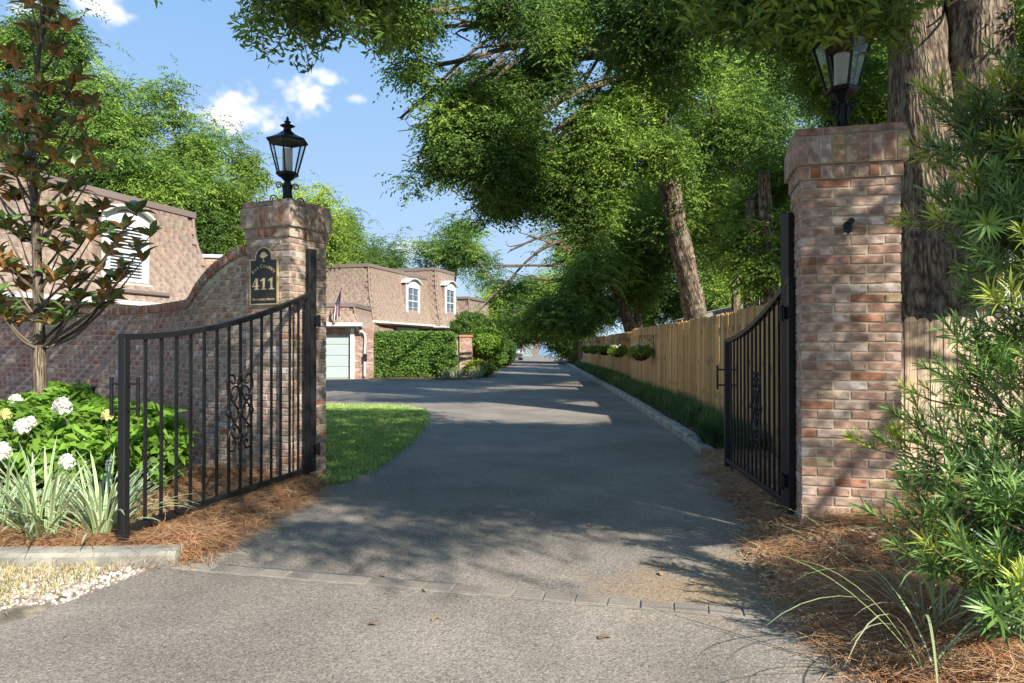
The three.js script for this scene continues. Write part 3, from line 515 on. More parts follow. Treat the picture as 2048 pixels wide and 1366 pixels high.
// ================= gates =================
function gate(label, hinge, free, flip) {
  const a = hinge, b = free, L = Math.hypot(b[0] - a[0], b[1] - a[1]);
  const o = thing('iron_gate', label, 'gate', V(a[0], a[1]), Math.atan2(b[1] - a[1], b[0] - a[0]), 'pair of swept iron gates');
  const top = (x) => 1.40 + 0.44 * Math.pow(Math.max(0, 1 - x / L), 1.75), yb = 0.175, P = (x, y, z = 0) => new THREE.Vector3(x, y, z);
  mesh('hinge_stile', box(0.045, top(0) - 0.1, 0.045, 0.0225, (top(0) + 0.13) / 2, 0, 0.003), mIron, o);
  const ls = mesh('lock_stile', box(0.052, top(L) - 0.10, 0.052, L - 0.026, (top(L) + 0.115) / 2, 0, 0.004), mIron, o);
  mesh('bottom_rail', box(L - 0.108, 0.045, 0.045, 0.045 + (L - 0.108) / 2, yb, 0, 0.003), mIron, o);
  const pos = [], idx = [], n = 28, w = 0.023, h = 0.02;
  for (let i = 0; i <= n; i++) { const x = lerp(0.0, L, i / n), y = top(x) + 0.012, s = (top(x + 0.01) - top(x - 0.01)) / 0.02, c = 1 / Math.hypot(1, s); for (const [z, k] of [[-w, -h], [-w, h], [w, h], [w, -h]]) pos.push(x - s * c * k, y + c * k, z); }
  for (let i = 0; i < n; i++) for (let j = 0; j < 4; j++) { const p = i * 4 + j, q = i * 4 + (j + 1) % 4; idx.push(p, p + 4, q, q, p + 4, q + 4); }
  idx.push(0, 1, 2, 0, 2, 3, n * 4, n * 4 + 2, n * 4 + 1, n * 4, n * 4 + 3, n * 4 + 2);
  let g = new THREE.BufferGeometry(); g.setAttribute('position', new THREE.Float32BufferAttribute(pos, 3)); g.setIndex(idx); g = g.toNonIndexed(); g.computeVertexNormals(); mesh('top_rail', g, mIron, o);
  const N = 14, bx = (i) => 0.045 + (L - 0.108) * i / (N + 1);
  for (let i = 1; i <= N; i++) { const x = bx(i), t = top(x) - 0.01; mesh('bar', box(0.0175, t - yb - 0.02, 0.0175, x, (t + yb + 0.022) / 2, 0), mIron, o); }
  // scrolled ornament across three bars
  const cx = bx(7), hw = bx(8) - bx(7), cy = 0.82, parts = [];
  const S = (pts, r = 0.0092) => parts.push(tube(pts.map((p) => p.clone()), r, r * 0.85, pts.length * 3, 6));
  for (const sx of [-1, 1]) for (const sy of [-1, 1]) {
    const m = (x, y) => P(cx + sx * x * hw, cy + sy * y, sx * sy * 0.004);
    S([m(0, 0.0), m(0.5, 0.075), m(0.95, 0.14), m(1.12, 0.22), m(1.0, 0.285), m(0.66, 0.305), m(0.42, 0.27), m(0.46, 0.235), m(0.66, 0.232), m(0.72, 0.255)]);
    S([m(0.98, 0.0), m(0.62, 0.07), m(0.2, 0.135), m(0.12, 0.18), m(0.4, 0.21), m(0.72, 0.18), m(0.74, 0.135), m(0.56, 0.125), m(0.5, 0.145)], 0.0088);
    S([m(0.05, 0.27), m(0.2, 0.245), m(0.12, 0.215)], 0.010);
  }
  const boss = (x, y, r) => { const s = new THREE.SphereGeometry(r, 10, 8); s.scale(1, 1.25, 0.75); s.translate(x, y, 0); parts.push(s); };
  boss(cx, cy, 0.033); boss(cx - hw, cy, 0.028); boss(cx + hw, cy, 0.028); boss(cx, cy + 0.2, 0.03); boss(cx, cy - 0.2, 0.03); boss(cx, cy + 0.29, 0.022); boss(cx, cy - 0.29, 0.022);
  mesh('ornament', merge(parts), mIron, o);
  for (const s of [-1, 1]) mesh('handle', merge([box(0.02, 0.25, 0.02, L - 0.031, 1.03, s * 0.10, 0.003), box(0.016, 0.016, 0.1, L - 0.031, 1.11, s * 0.06), box(0.016, 0.016, 0.1, L - 0.031, 0.95, s * 0.06)]), mIron, o);
  mesh('drop_bolt', merge([tube([P(L - 0.075, 0.02, 0.036), P(L - 0.075, 0.3, 0.036), P(L - 0.075, 0.52, 0.036)], 0.008, 0.008, 4, 6), tube([P(L - 0.075, 0.5, 0.036), P(L - 0.075, 0.5, 0.09), P(L - 0.075, 0.47, 0.1)], 0.008, 0.008, 6, 6), box(0.05, 0.03, 0.02, L - 0.07, 0.3, 0.035)]), mIron, o);
  return o;
}
gate('wide-open black iron gate with swept top rail, over the straw beside striped flax lilies', [-1.955, 6.80], [-2.49, 4.50], 1);
gate('black iron gate folded back edge-on along the wooden fence beside the pinkish pillar', [2.06, 5.2], [2.235, 7.36], -1);
function hingePost(label, pos, turn, h0, h1) {
  const o = thing('hinge_post', label, 'post', pos, turn, 'steel hinge posts');
  mesh('tube', box(0.102, h1 - h0, 0.06, 0, (h0 + h1) / 2, 0, 0.004), mIronMatte, o);
  for (const y of [0.35, 1.6]) mesh('hinge', merge([box(0.05, 0.09, 0.05, 0.03, y, 0.05, 0.004), new THREE.CylinderGeometry(0.016, 0.016, 0.12, 10).translate(0.03, y, 0.075)]), mIron, o);
}
hingePost('black steel hinge post bolted to the side of the number-sign pillar', V(-1.965, 6.90), 66 * Math.PI / 180, 0.13, 2.30);
hingePost('black steel hinge post on the edge of the pinkish pillar', V(2.075, 5.31), -78 * Math.PI / 180, 0.15, 2.35);

// small black sensor on the right pillar, spotlight by the wall
{
  const p = new THREE.Vector3(-0.02, 2.17, 0.25).applyAxisAngle(new THREE.Vector3(0, 1, 0), RT).add(RP);
  const o = thing('gate_sensor', 'small black gate sensor with a round eye, high on the pinkish pillar', 'sensor', p, RT);
  mesh('housing', box(0.05, 0.075, 0.045, 0, 0, 0.024, 0.008), mIronMatte, o); mesh('eye', new THREE.CylinderGeometry(0.019, 0.022, 0.05, 14).rotateX(Math.PI / 2).translate(0.018, 0.042, 0.04), mIronMatte, o);
  mesh('side_lens', new THREE.CylinderGeometry(0.013, 0.015, 0.03, 12).rotateX(Math.PI / 2).translate(-0.02, 0.012, 0.058), mIron, o);
  for (const s of [-1, 1]) mesh('foot_cap', new THREE.CylinderGeometry(0.012, 0.012, 0.016, 10).translate(s * 0.018, -0.043, 0.03), mat({ color: lin(.5, .45, .38), roughness: 0.5 }), o);
  const q = thing('garden_spotlight', 'black garden spotlight on a stake in front of the curved wall', 'spotlight', V(-4.62, 7.72, 0.08), 0.5);
  mesh('stake', box(0.03, 0.66, 0.03, 0, 0.33, 0), mIronMatte, q); mesh('head', merge([new THREE.CylinderGeometry(0.062, 0.05, 0.16, 14).translate(0, 0.74, 0)]), mIronMatte, q); mesh('hood', new THREE.CylinderGeometry(0.075, 0.075, 0.02, 14).translate(0, 0.825, 0), mIron, q);
}

// ================= fences =================
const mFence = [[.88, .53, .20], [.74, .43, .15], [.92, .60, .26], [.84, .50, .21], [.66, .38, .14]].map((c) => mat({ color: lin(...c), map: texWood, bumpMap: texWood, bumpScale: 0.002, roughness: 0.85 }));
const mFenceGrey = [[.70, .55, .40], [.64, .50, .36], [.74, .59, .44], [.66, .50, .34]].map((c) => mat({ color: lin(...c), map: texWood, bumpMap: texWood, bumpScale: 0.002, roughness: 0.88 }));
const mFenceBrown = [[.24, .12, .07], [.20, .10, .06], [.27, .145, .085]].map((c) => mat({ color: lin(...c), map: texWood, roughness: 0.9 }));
function picketGeo(h, k, w = 0.130) {
  const s = new THREE.Shape([[-w / 2, 0], [w / 2, 0], [w / 2, h - 0.035], [w / 2 - 0.032, h], [-w / 2 + 0.032, h], [-w / 2, h - 0.035]].map(([x, y]) => new THREE.Vector2(x, y)));
  const g = new THREE.ExtrudeGeometry(s, { depth: 0.018, bevelEnabled: false }), p = g.attributes.position, uv = g.attributes.uv;
  for (let i = 0; i < p.count; i++) uv.setXY(i, (p.getX(i) + p.getZ(i)) / 0.62 + k * 0.237, p.getY(i) / 2.2 + k * 0.31); return g;
}
function fence(label, pts, h, mats, seed, side, y0, group) {         // pickets along a plan line; rails and posts on the far side
  const root = thing('picket_fence', label, 'fence', null, 0, group), r = rng(seed), c = new THREE.CatmullRomCurve3(pts.map(([x, d]) => V(x, d)), false, 'catmullrom', 0.2), L = c.getLength(), geos = [0, 1, 2, 3, 4, 5].map((k) => picketGeo(h + (k - 2.5) * 0.006, k)), n = Math.floor(L / 0.1425);
  const rails = [], posts = [];
  for (let i = 0; i < n; i++) {
    const u = (i + 0.5) / n, p = c.getPointAt(u), t = c.getTangentAt(u), m = mesh('picket', geos[(r() * 6) | 0], mats[(r() * mats.length) | 0], root);
    m.position.set(p.x, y0 + drop(-p.z) + (r() - 0.5) * 0.012, p.z); m.rotation.set(0, Math.atan2(-t.z, t.x), (r() - 0.5) * 0.012, 'YXZ'); m.rotation.x = 0;
  }
  const off = (u) => { const p = c.getPointAt(u), t = c.getTangentAt(u); return new THREE.Vector3(p.x - t.z * side * 0.05, p.y + drop(-p.z), p.z + t.x * side * 0.05); };
  const segs = Math.max(2, Math.round(L / 2.4));
  for (let i = 0; i < segs; i++) for (const y of [0.3, h * 0.55, h - 0.25]) mesh('rail', uvBox(bar(off(i / segs).setY(y0 + y), off((i + 1) / segs).setY(y0 + y), 0.05, 0.085), 0.6), mats[i % mats.length], root);
  for (let i = 0; i <= segs; i++) { const p = off(i / segs); const q = new THREE.Vector3(p.x + (p.x - c.getPointAt(i / segs).x) * 1.4, 0, p.z + (p.z - c.getPointAt(i / segs).z) * 1.4); mesh('post', uvBox(box(0.09, h - 0.06, 0.09, q.x, y0 + h / 2 - 0.05, q.z), 0.6), mats[0], root); }
  return root;
}
fence('new honey-coloured picket fence curving along the drive, behind the folded gate', [[2.93, 7.35], [3.14, 8.9], [3.42, 11.8], [3.56, 15], [3.66, 21.6]], 1.83, mFence, 301, 1, 0.05, 'wooden fences');
fence('honey-coloured picket fence hung with flower baskets, set back along the far drive', [[3.95, 21.7], [4.12, 27], [4.36, 36], [4.62, 46]], 1.80, mFence, 302, 1, 0.05, 'wooden fences');
fence('weathered grey picket fence between the pinkish pillar and the feathery shrub', [[2.95, 7.30], [4.4, 7.42], [6.4, 7.5]], 1.60, mFenceGrey, 303, -1, 0.05, 'wooden fences');
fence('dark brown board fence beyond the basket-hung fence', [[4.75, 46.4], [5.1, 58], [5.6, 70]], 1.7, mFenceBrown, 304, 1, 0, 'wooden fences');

// hanging baskets on brackets
{
  const r = rng(320), spray = leafSpray(r, 30, 0.13, 0.07, 0.045), coir = mat({ color: lin(.24, .11, .05), map: texEarth, roughness: 1 });
  const petal = [], pr = rng(8); for (let i = 0; i < 16; i++) { const g = new THREE.SphereGeometry(0.02, 6, 5); g.scale(1, 0.7, 1); g.translate((pr() - 0.5) * 0.09, (pr() - 0.5) * 0.06, (pr() - 0.5) * 0.09); petal.push(g); } const flowerGeo = merge(petal);
  const spots = [[3.28, 18.0], [3.62, 24.0], [3.80, 29.0], [3.98, 34.5], [4.12, 39]], words = ['opposite the parking court', 'second along from the folded gate', 'third along from the folded gate', 'fourth along from the folded gate', 'farthest from the folded gate'];
  spots.forEach(([x, d], i) => {
    const wall = i ? 0.36 : 0.33;
    const b = thing('basket_bracket', `black scrolled iron basket bracket on the fence, ${words[i]}`, 'bracket', V(x, d, 1.62), -0.1, 'basket brackets');
    mesh('arm', merge([bar(new THREE.Vector3(wall, 0, 0), new THREE.Vector3(-0.04, 0, 0), 0.014), bar(new THREE.Vector3(wall - 0.005, 0.02, 0), new THREE.Vector3(wall - 0.005, -0.26, 0), 0.014)]), mIronMatte, b);
    mesh('brace', merge([tube([new THREE.Vector3(wall, -0.24, 0), new THREE.Vector3(wall - 0.1, -0.12, 0), new THREE.Vector3(wall - 0.26, -0.02, 0)], 0.007, 0.007, 8, 5), tube(spiral(wall - 0.08, -0.075, 0.05, 0.015, 0, 1.3).map((p) => p), 0.005, 0.005, 24, 5)]), mIronMatte, b);
    const o = thing('hanging_basket', `hanging basket of white and yellow flowers, ${words[i]}`, 'basket', V(x, d, 0.98), 0, 'flower baskets along the fence');
    mesh('liner', new THREE.LatheGeometry([[0.001, 0], [0.1, 0.01], [0.17, 0.06], [0.215, 0.14], [0.225, 0.19], [0.2, 0.19]].map(([a, c]) => new THREE.Vector2(a, c)), 18), coir, o);
    for (let k = 0; k < 3; k++) { const a = k * 2.094; mesh('chain', tube([new THREE.Vector3(Math.cos(a) * 0.22, 0.19, Math.sin(a) * 0.22), new THREE.Vector3(Math.cos(a) * 0.1, 0.4, Math.sin(a) * 0.1), new THREE.Vector3(-0.02, 0.64, 0)], 0.004, 0.004, 4, 4), mIronMatte, o); }
    const list = []; for (let k = 0; k < 46; k++) { const a = r() * 6.283, q = Math.sqrt(r()) * 0.26; list.push({ p: new THREE.Vector3(Math.cos(a) * q, 0.22 + r() * 0.15 - q * 0.3, Math.sin(a) * q), r: [r() * 3, r() * 6, 0], s: 0.8 + r() * 0.5, c: lin(.20 + r() * .12, .32 + r() * .12, .05) }); }
    scatter('foliage', spray, mLeaf, list, o);
    for (let k = 0; k < 7; k++) { const a = r() * 6.283, q = 0.08 + r() * 0.15, m = mesh('flower', flowerGeo, mat({ color: k % 3 ? lin(.80, .78, .66) : lin(.75, .62, .18), roughness: 0.7 }), o); m.position.set(Math.cos(a) * q - 0.03, 0.34 + r() * 0.1 - q * 0.25, Math.sin(a) * q); m.rotation.y = r() * 6; }
  });
  const wp = thing('marker_post', 'short white marker post at the foot of the basket-hung fence', 'post', V(4.36, 44, 0.05)); mesh('post', box(0.11, 0.5, 0.11, 0, 0.25, 0, 0.01), mWhite, wp); mesh('cap', box(0.13, 0.03, 0.13, 0, 0.515, 0, 0.006), mWhite, wp);
}

// ================= trees =================
const sprayA = [1, 2, 3].map((k) => twigSpray(rng(400 + k), 4, 8, 0.36, 0.105, 0.043));
const lit = (x, d, h) => {                                          // where sun reaches the ground in the photograph: these trees leave a gap there
  const L = Math.max(0, h) / TAN, gx = x - SUN_H[0] * L, gd = d - SUN_H[1] * L;
  if (gd > 12.4 && gd < 17.4 && gx > -8 && gx < 1.95) return gd < 14.6 && gx < -1.45 ? false : true;
  if (gx < -2.6 && gx > -7 && gd > 4 && gd < 8.6) return true;
  if (gx > -8.5 && gx < -1.4 && gd > 29.3 && gd < 36) return true;
  return gd < 4.8 && gd > -4 && gx > -9 && gx < 1.4;
};
function foliage(parent, blobs, dens, size, cols, seed, free = false, low = false) {
  const r = rng(seed), lists = [[], [], []];
  const boughs = [];
  for (const [c, rx, ry, rz, k = 1] of blobs) for (let i = 0; i < 7; i++) {      // each bough carries several uneven clumps
    const z = r() * 2 - 1, a = r() * 6.283, s = Math.sqrt(1 - z * z), q = i ? 0.45 + r() * 0.5 : 0, w = i ? 0.34 + r() * 0.36 : 0.7;
    boughs.push([new THREE.Vector3(c.x + Math.cos(a) * s * q * rx, c.y + z * q * ry, c.z + Math.sin(a) * s * q * rz), rx * w, ry * w, rz * w, k * 0.72]);
  }
  for (const [c, rx, ry, rz, k] of boughs) {
    const n = Math.round(dens * k * Math.PI * rx * ry / (size * size));
    for (let i = 0; i < n; i++) {
      const gs = () => (r() + r() + r() - 1.5) * 1.16, gx = gs(), gy = gs(), gz = gs(), q = Math.min(1, Math.hypot(gx, gy, gz)), px = c.x + gx * rx, py = c.y + gy * ry, pz = c.z + gz * rz;
      if (vnoise(px * 0.9 / size + 90, py * 0.9 / size + pz * 0.7 + 90, 0, seed + 5) < 0.43 - 0.3 * (1 - q)) continue;      // gaps between the boughs
      if (py < (low ? 0.25 : 1.4) || (!free && lit(px, -pz, py))) continue;
      const t = r(), u = vnoise(px * 0.7 + 20, py * 0.7 + pz * 0.5 + 20, 0, seed + 9), m = cols[clamp((u * 1.6 - 0.3 + (t - 0.5) * 0.5) * cols.length | 0, 0, cols.length - 1)], v = 0.75 + r() * 0.5;
      lists[i % 3].push({ p: new THREE.Vector3(px, py, pz), r: [(r() - 0.5) * 0.9, r() * 6.283, (r() - 0.5) * 0.9], s: size * (0.75 + r() * 0.5), c: lin(m[0] * v, m[1] * v, m[2] * v) });
    }
  }
  lists.forEach((l, k) => l.length && scatter('crown', sprayA[k], mLeaf, l, parent));
  return lists[0].length * 3;
}
function tree(name, label, o) {
  const root = thing(name, label, 'tree', null, 0, o.group), r = rng(o.seed), bark = o.bark || mBark;
  for (const tr of o.trunks) { const pts = tr.map((p) => V(p[0], p[1], p[2])), rad = tr.map((p) => p[3]); mesh('trunk', tube(pts, (t) => { const q = t * (rad.length - 1), i = Math.min(rad.length - 2, Math.floor(q)); return lerp(rad[i], rad[i + 1], q - i); }, 0, 30, o.near ? 22 : 12, o.near ? 0.16 : 0.1, o.seed), bark, root); }
  const blobs = o.blobs.map(([px, py, d, rx, ry, k]) => { const s = d / F; return [at(px, py, d), rx * s, ry * s, Math.min(rx, ry) * s * 0.95, k]; }).concat((o.world || []).map(([x, d, h, rx, ry, k]) => [V(x, d, h), rx, ry, rx, k]));
  const tops = o.trunks.map((t) => t[t.length - 1]);
  blobs.forEach(([c, rx], i) => {                                     // limbs into each bough
    const tr = o.trunks[i % o.trunks.length], w = tr[Math.max(1, tr.length - 1 - (i % 2))], a = V(w[0], w[1], w[2]), b = c.clone(), len = a.distanceTo(b); if (len < 0.4) return;
    const m = a.clone().lerp(b, 0.5); m.y += len * 0.10; m.x += (r() - 0.5) * len * 0.15; const r0 = Math.min(w[3] * 0.55, 0.035 + len * 0.022);
    mesh('branch', tube([a, m, b], r0, r0 * 0.35, 12, 7, 0.1, i), bark, root);
    for (let k = 0; k < (o.twigs ?? 2); k++) { const e = b.clone().add(new THREE.Vector3((r() - 0.5) * rx * 1.3, (r() - 0.5) * rx * 0.7, (r() - 0.5) * rx * 1.3)); mesh('branch', tube([m.clone().lerp(b, 0.5 + r() * 0.3), b.clone().lerp(e, 0.4), e], r0 * 0.4, r0 * 0.12, 8, 5), bark, root); }
  });
  foliage(root, blobs, o.dens ?? 60, o.size ?? 1, o.cols, o.seed + 1, o.free, o.low);
  return root;
}
const LEAF = [[.10, .185, .03], [.15, .255, .04], [.21, .335, .052], [.29, .42, .064]], LIME = [[.18, .28, .04], [.25, .36, .05], [.32, .43, .06], [.40, .50, .07]];

tree('oak_tree', 'massive forked oak trunk with dark ridged bark behind the grey fence', {
  seed: 501, near: true, bark: mBark, dens: 120, size: 0.9, cols: LEAF, group: 'trees along the drive',
  trunks: [[[5.92, 9.6, -0.2, 0.78], [5.92, 9.6, 0.5, 0.60], [5.86, 9.6, 2.2, 0.50], [5.66, 9.6, 4.4, 0.36], [5.42, 9.7, 6.6, 0.30], [4.9, 10, 9, 0.22]], [[6.0, 9.5, 0.6, 0.45], [6.05, 9.45, 2.4, 0.44], [6.2, 9.4, 4.4, 0.40], [6.3, 9.4, 6.6, 0.36], [6.9, 9.6, 9.5, 0.25]]],
  blobs: [[1500, 60, 12.5, 170, 110], [1640, 150, 13, 130, 110], [1730, 60, 11.5, 110, 90], [1760, 200, 14, 90, 120, 0.8], [1390, 60, 13.5, 130, 100], [2040, 60, 11, 110, 80], [1980, -60, 9, 200, 100, 0.8], [1560, -40, 10.5, 200, 90], [1300, 20, 13.5, 130, 80, 0.9]],
  world: [[6, 9.5, 8.5, 3.5, 1.8, 0.5]],
});
tree('oak_tree', 'leaning pale-barked oak whose dark crown overhangs the drive', {
  seed: 511, near: true, bark: mBark, dens: 95, size: 1.0, cols: LEAF, group: 'trees along the drive', twigs: 3,
  trunks: [[[5.75, 20.6, -0.2, 0.42], [5.55, 20.5, 0.8, 0.34], [5.2, 20.2, 2.4, 0.31], [4.6, 19.6, 4.6, 0.28], [4.15, 19.1, 6.4, 0.25], [3.75, 18.6, 8.6, 0.2], [3.4, 18, 10.5, 0.14]]],
  blobs: [[850, 250, 16, 90, 80, 1.15], [930, 330, 16.5, 100, 80, 1.1], [1010, 240, 17, 110, 90, 0.8], [1040, 380, 18, 100, 70, 1.2], [1130, 300, 18, 120, 90], [1210, 400, 18.5, 90, 70, 1], [1240, 250, 18, 110, 90, 0.7], [1090, 130, 18, 150, 70, 0.75], [930, 60, 15, 170, 70, 1.0], [800, 20, 14, 130, 50, 0.8], [1180, 20, 17, 160, 70, 0.9], [1340, 170, 19, 120, 90, 0.6], [1440, 270, 20, 110, 110, 0.7], [1330, 310, 18, 70, 50, 0.8], [900, 290, 17, 60, 60, 1], [870, 130, 15.5, 90, 50, 0.7], [800, 235, 16, 60, 75, 1], [890, 50, 15.5, 120, 60, 1], [905, 195, 16, 90, 60, 1], [980, 90, 16, 90, 50, 0.9], [835, 315, 16, 65, 50, 1], [980, 150, 17, 90, 60, 0.6], [1050, 50, 17, 110, 60, 0.8], [1270, 90, 18, 120, 80, 0.7], [1160, 180, 18, 110, 80, 0.8], [960, 400, 17.5, 60, 40, 1], [1330, 420, 20, 60, 60, 0.8], [1120, 420, 19, 90, 60, 1], [760, 60, 14.5, 80, 50, 0.8]],
});
tree('oak_tree', 'bright green leafy tree bending low over the far drive', {
  seed: 521, dens: 105, size: 1.15, cols: LEAF, group: 'trees along the drive', bark: mBark,
  trunks: [[[4.9, 27, -0.1, 0.3], [4.6, 26.8, 1.6, 0.24], [3.9, 26.5, 3.6, 0.2], [3.1, 26.2, 5.6, 0.15]], [[4.7, 27.2, 0.4, 0.2], [4.9, 27.5, 3, 0.17], [4.7, 27.4, 6, 0.12]]],
  blobs: [[1020, 500, 26, 70, 50], [1070, 560, 25.5, 95, 60], [1150, 580, 25, 80, 55], [1130, 490, 26, 100, 60], [1000, 580, 26.5, 45, 50], [1220, 540, 26, 70, 70], [1200, 620, 25.5, 50, 35], [1060, 470, 26, 60, 40], [1230, 460, 27, 80, 60], [990, 530, 26, 45, 45], [1110, 630, 26, 70, 40], [1040, 620, 27, 55, 40], [1280, 560, 27, 70, 70], [1180, 440, 26, 80, 50], [1290, 470, 27, 70, 70]],
});
tree('oak_tree', 'sunlit yellow-green tree with twin trunks between the leaning oak and the pinkish pillar', {
  seed: 531, dens: 110, size: 1.0, cols: LIME, group: 'trees along the drive',
  trunks: [[[4.95, 14.6, -0.1, 0.2], [4.95, 14.6, 1.8, 0.16], [5.0, 14.8, 4.4, 0.1]], [[5.35, 14.5, -0.1, 0.24], [5.3, 14.5, 2.0, 0.19], [5.25, 14.7, 5, 0.12]]],
  blobs: [[1520, 540, 14.5, 55, 40], [1480, 500, 15, 60, 45], [1560, 470, 15, 50, 60], [1510, 420, 15.5, 70, 50, 0.9], [1570, 360, 15.5, 50, 50, 0.9]], free: true,
});
tree('oak_tree', 'shadowy dark-trunked oak deep behind the fence, left of the leaning oak', {
  seed: 541, low: true, dens: 80, size: 1.35, cols: LEAF, group: 'trees along the drive', bark: mBark, free: true,
  trunks: [[[7.3, 36, -0.1, 0.4], [6.9, 35.6, 2.5, 0.3], [6.2, 35, 6, 0.25], [5.6, 34.5, 9, 0.18]]],
  blobs: [[1260, 500, 34, 90, 90], [1330, 580, 33, 70, 55], [1180, 480, 34, 70, 80], [1300, 420, 35, 100, 80], [1230, 600, 34, 60, 50], [1150, 640, 36, 60, 40]],
});
tree('oak_tree', 'tall dark grove oak filling the gap behind the leaning trunk', {
  seed: 551, dens: 75, size: 1.3, cols: LEAF, group: 'trees along the drive', bark: mBark, free: true,
  trunks: [[[10.2, 31, -0.1, 0.35], [10.0, 31, 4, 0.28], [9.6, 31, 9, 0.2]]],
  blobs: [[1450, 450, 30, 110, 110], [1440, 570, 29, 60, 50], [1560, 560, 30, 80, 70], [1400, 330, 31, 100, 90, 0.8], [1540, 320, 30, 110, 110, 0.9], [1480, 180, 30, 110, 100, 0.55], [1840, 300, 30, 120, 150, 0.6]],
});
tree('oak_tree', 'green thicket tree behind the fence between the twin-trunk tree and the pinkish pillar', {
  seed: 546, low: true, dens: 85, size: 1.5, cols: LEAF, group: 'trees along the drive', bark: mBark, free: true,
  trunks: [[[12.2, 38, -0.1, 0.3], [12, 38, 4, 0.25], [11.6, 38, 9, 0.16]]],
  blobs: [[1380, 600, 38, 60, 50], [1450, 590, 38, 70, 55], [1530, 600, 38, 60, 50], [1420, 500, 39, 80, 70], [1530, 480, 39, 80, 80], [1340, 510, 40, 60, 70], [1290, 620, 40, 60, 40]],
});
tree('oak_tree', 'deep shaded thicket tree seen past the right edge of the pinkish pillar', {
  seed: 548, dens: 65, size: 1.5, cols: LEAF, group: 'trees along the drive', bark: mBark, free: true,
  trunks: [[[18, 34, -0.1, 0.3], [18, 34, 4, 0.25], [17.6, 34, 9, 0.16]]],
  blobs: [[1700, 150, 33, 130, 120, 0.8], [1790, 330, 33, 70, 140], [1620, 60, 33, 140, 110, 0.7], [2000, 250, 34, 70, 200, 0.5], [1820, 560, 33, 60, 60], [1950, 40, 34, 120, 80]],
});
tree('oak_tree', 'upright oak filling the canopy between the leaning oak and the forked oak', {
  seed: 515, dens: 85, size: 1.15, cols: LEAF, group: 'trees along the drive',
  trunks: [[[9.4, 24, -0.1, 0.34], [9.2, 24, 3, 0.28], [8.4, 23.6, 7, 0.22], [7.2, 23, 10.5, 0.14]]],
  blobs: [[1400, 120, 23, 130, 90], [1480, 330, 22, 90, 90], [1420, 430, 23, 90, 70], [1290, 330, 23, 100, 90], [1180, 230, 23, 100, 80, 0.8], [1560, 180, 22, 90, 120], [1060, 300, 22, 90, 80, 0.8], [1340, 30, 22, 140, 60, 0.8], [1240, 150, 23, 100, 80, 0.7]],
});
tree('pine_tree', 'slim reddish trunk rising beside the leaning oak, deep in shade', {
  seed: 556, dens: 40, size: 1.3, cols: LEAF, group: 'trees along the drive', bark: mBark, free: true, twigs: 1,
  trunks: [[[7.2, 22.6, -0.1, 0.16], [7.15, 22.6, 4, 0.13], [7.1, 22.6, 8, 0.1]]], blobs: [[1475, 260, 22.5, 60, 60, 0.7]],
});
tree('oak_tree', 'dense dark tree shading the end of the drive by the brown fence', {
  seed: 561, low: true, dens: 130, size: 1.7, cols: LEAF, group: 'trees along the drive', bark: mBark, free: true,
  trunks: [[[6.2, 58, -0.1, 0.3], [6.0, 58, 3, 0.25], [5, 57, 7, 0.18]]],
  blobs: [[1130, 620, 56, 45, 55], [1150, 660, 54, 40, 35], [1090, 600, 58, 50, 45], [1124, 680, 57, 24, 30], [1150, 690, 60, 30, 26], [1135, 655, 58, 36, 36], [1112, 630, 58, 30, 40], [1050, 610, 60, 50, 40], [1110, 655, 60, 40, 30], [1060, 645, 62, 40, 26], [1020, 640, 60, 40, 34]],
});
tree('oak_tree', 'dark tree on the house side of the drive, over the silver car', {
  seed: 566, low: true, dens: 130, size: 1.6, cols: LEAF, group: 'trees along the drive', bark: mBark, free: true,
  trunks: [[[-0.8, 52, 0, 0.3], [-0.6, 52, 2.4, 0.24], [-0.9, 52, 5.5, 0.15]]],
  blobs: [[1000, 640, 52, 45, 30], [965, 650, 50, 35, 26], [1012, 600, 53, 40, 40], [1045, 625, 58, 40, 22], [945, 640, 49, 22, 22]],
});
tree('shade_tree', 'towering sunlit tree behind the near house and the magnolia', {
  seed: 571, dens: 90, size: 1.5, cols: LEAF, group: 'trees behind the houses', free: true,
  trunks: [[[-19.5, 30, 0, 0.4], [-19, 30, 5, 0.3], [-18.6, 30, 11, 0.2]]],
  blobs: [[90, 110, 31, 110, 80, 0.9], [200, 250, 30, 90, 80], [60, 280, 30, 110, 110], [240, 370, 29, 110, 90], [130, 400, 30, 110, 80], [150, 170, 30, 70, 70, 0.8], [10, 90, 31, 70, 70, 0.8]],
});
tree('shade_tree', 'broad sunlit green tree above the near house roof', {
  seed: 576, dens: 90, size: 1.5, cols: LEAF, group: 'trees behind the houses', free: true,
  trunks: [[[-16.2, 33, 0, 0.4], [-16, 33, 4, 0.3], [-15.7, 33, 9, 0.2]]],
  blobs: [[340, 240, 33, 60, 60, 0.9], [370, 330, 32, 80, 80], [300, 310, 32, 80, 80], [415, 410, 32, 60, 70], [330, 430, 31, 90, 70]],
});
tree('shade_tree', 'yellow-green tree just behind the number-sign pillar', {
  seed: 581, dens: 85, size: 1.5, cols: LIME, group: 'trees behind the houses', free: true,
  trunks: [[[-13.6, 34, 0, 0.35], [-13.4, 34, 3, 0.26], [-13, 34, 7, 0.16]]],
  blobs: [[500, 340, 34, 50, 50, 0.8], [500, 420, 33, 80, 60], [560, 400, 34, 50, 45, 0.6], [590, 460, 34, 80, 60, 0.8], [640, 400, 35, 30, 36, 0.4], [470, 480, 33, 60, 50], [650, 480, 35, 40, 50, 0.7]],
});
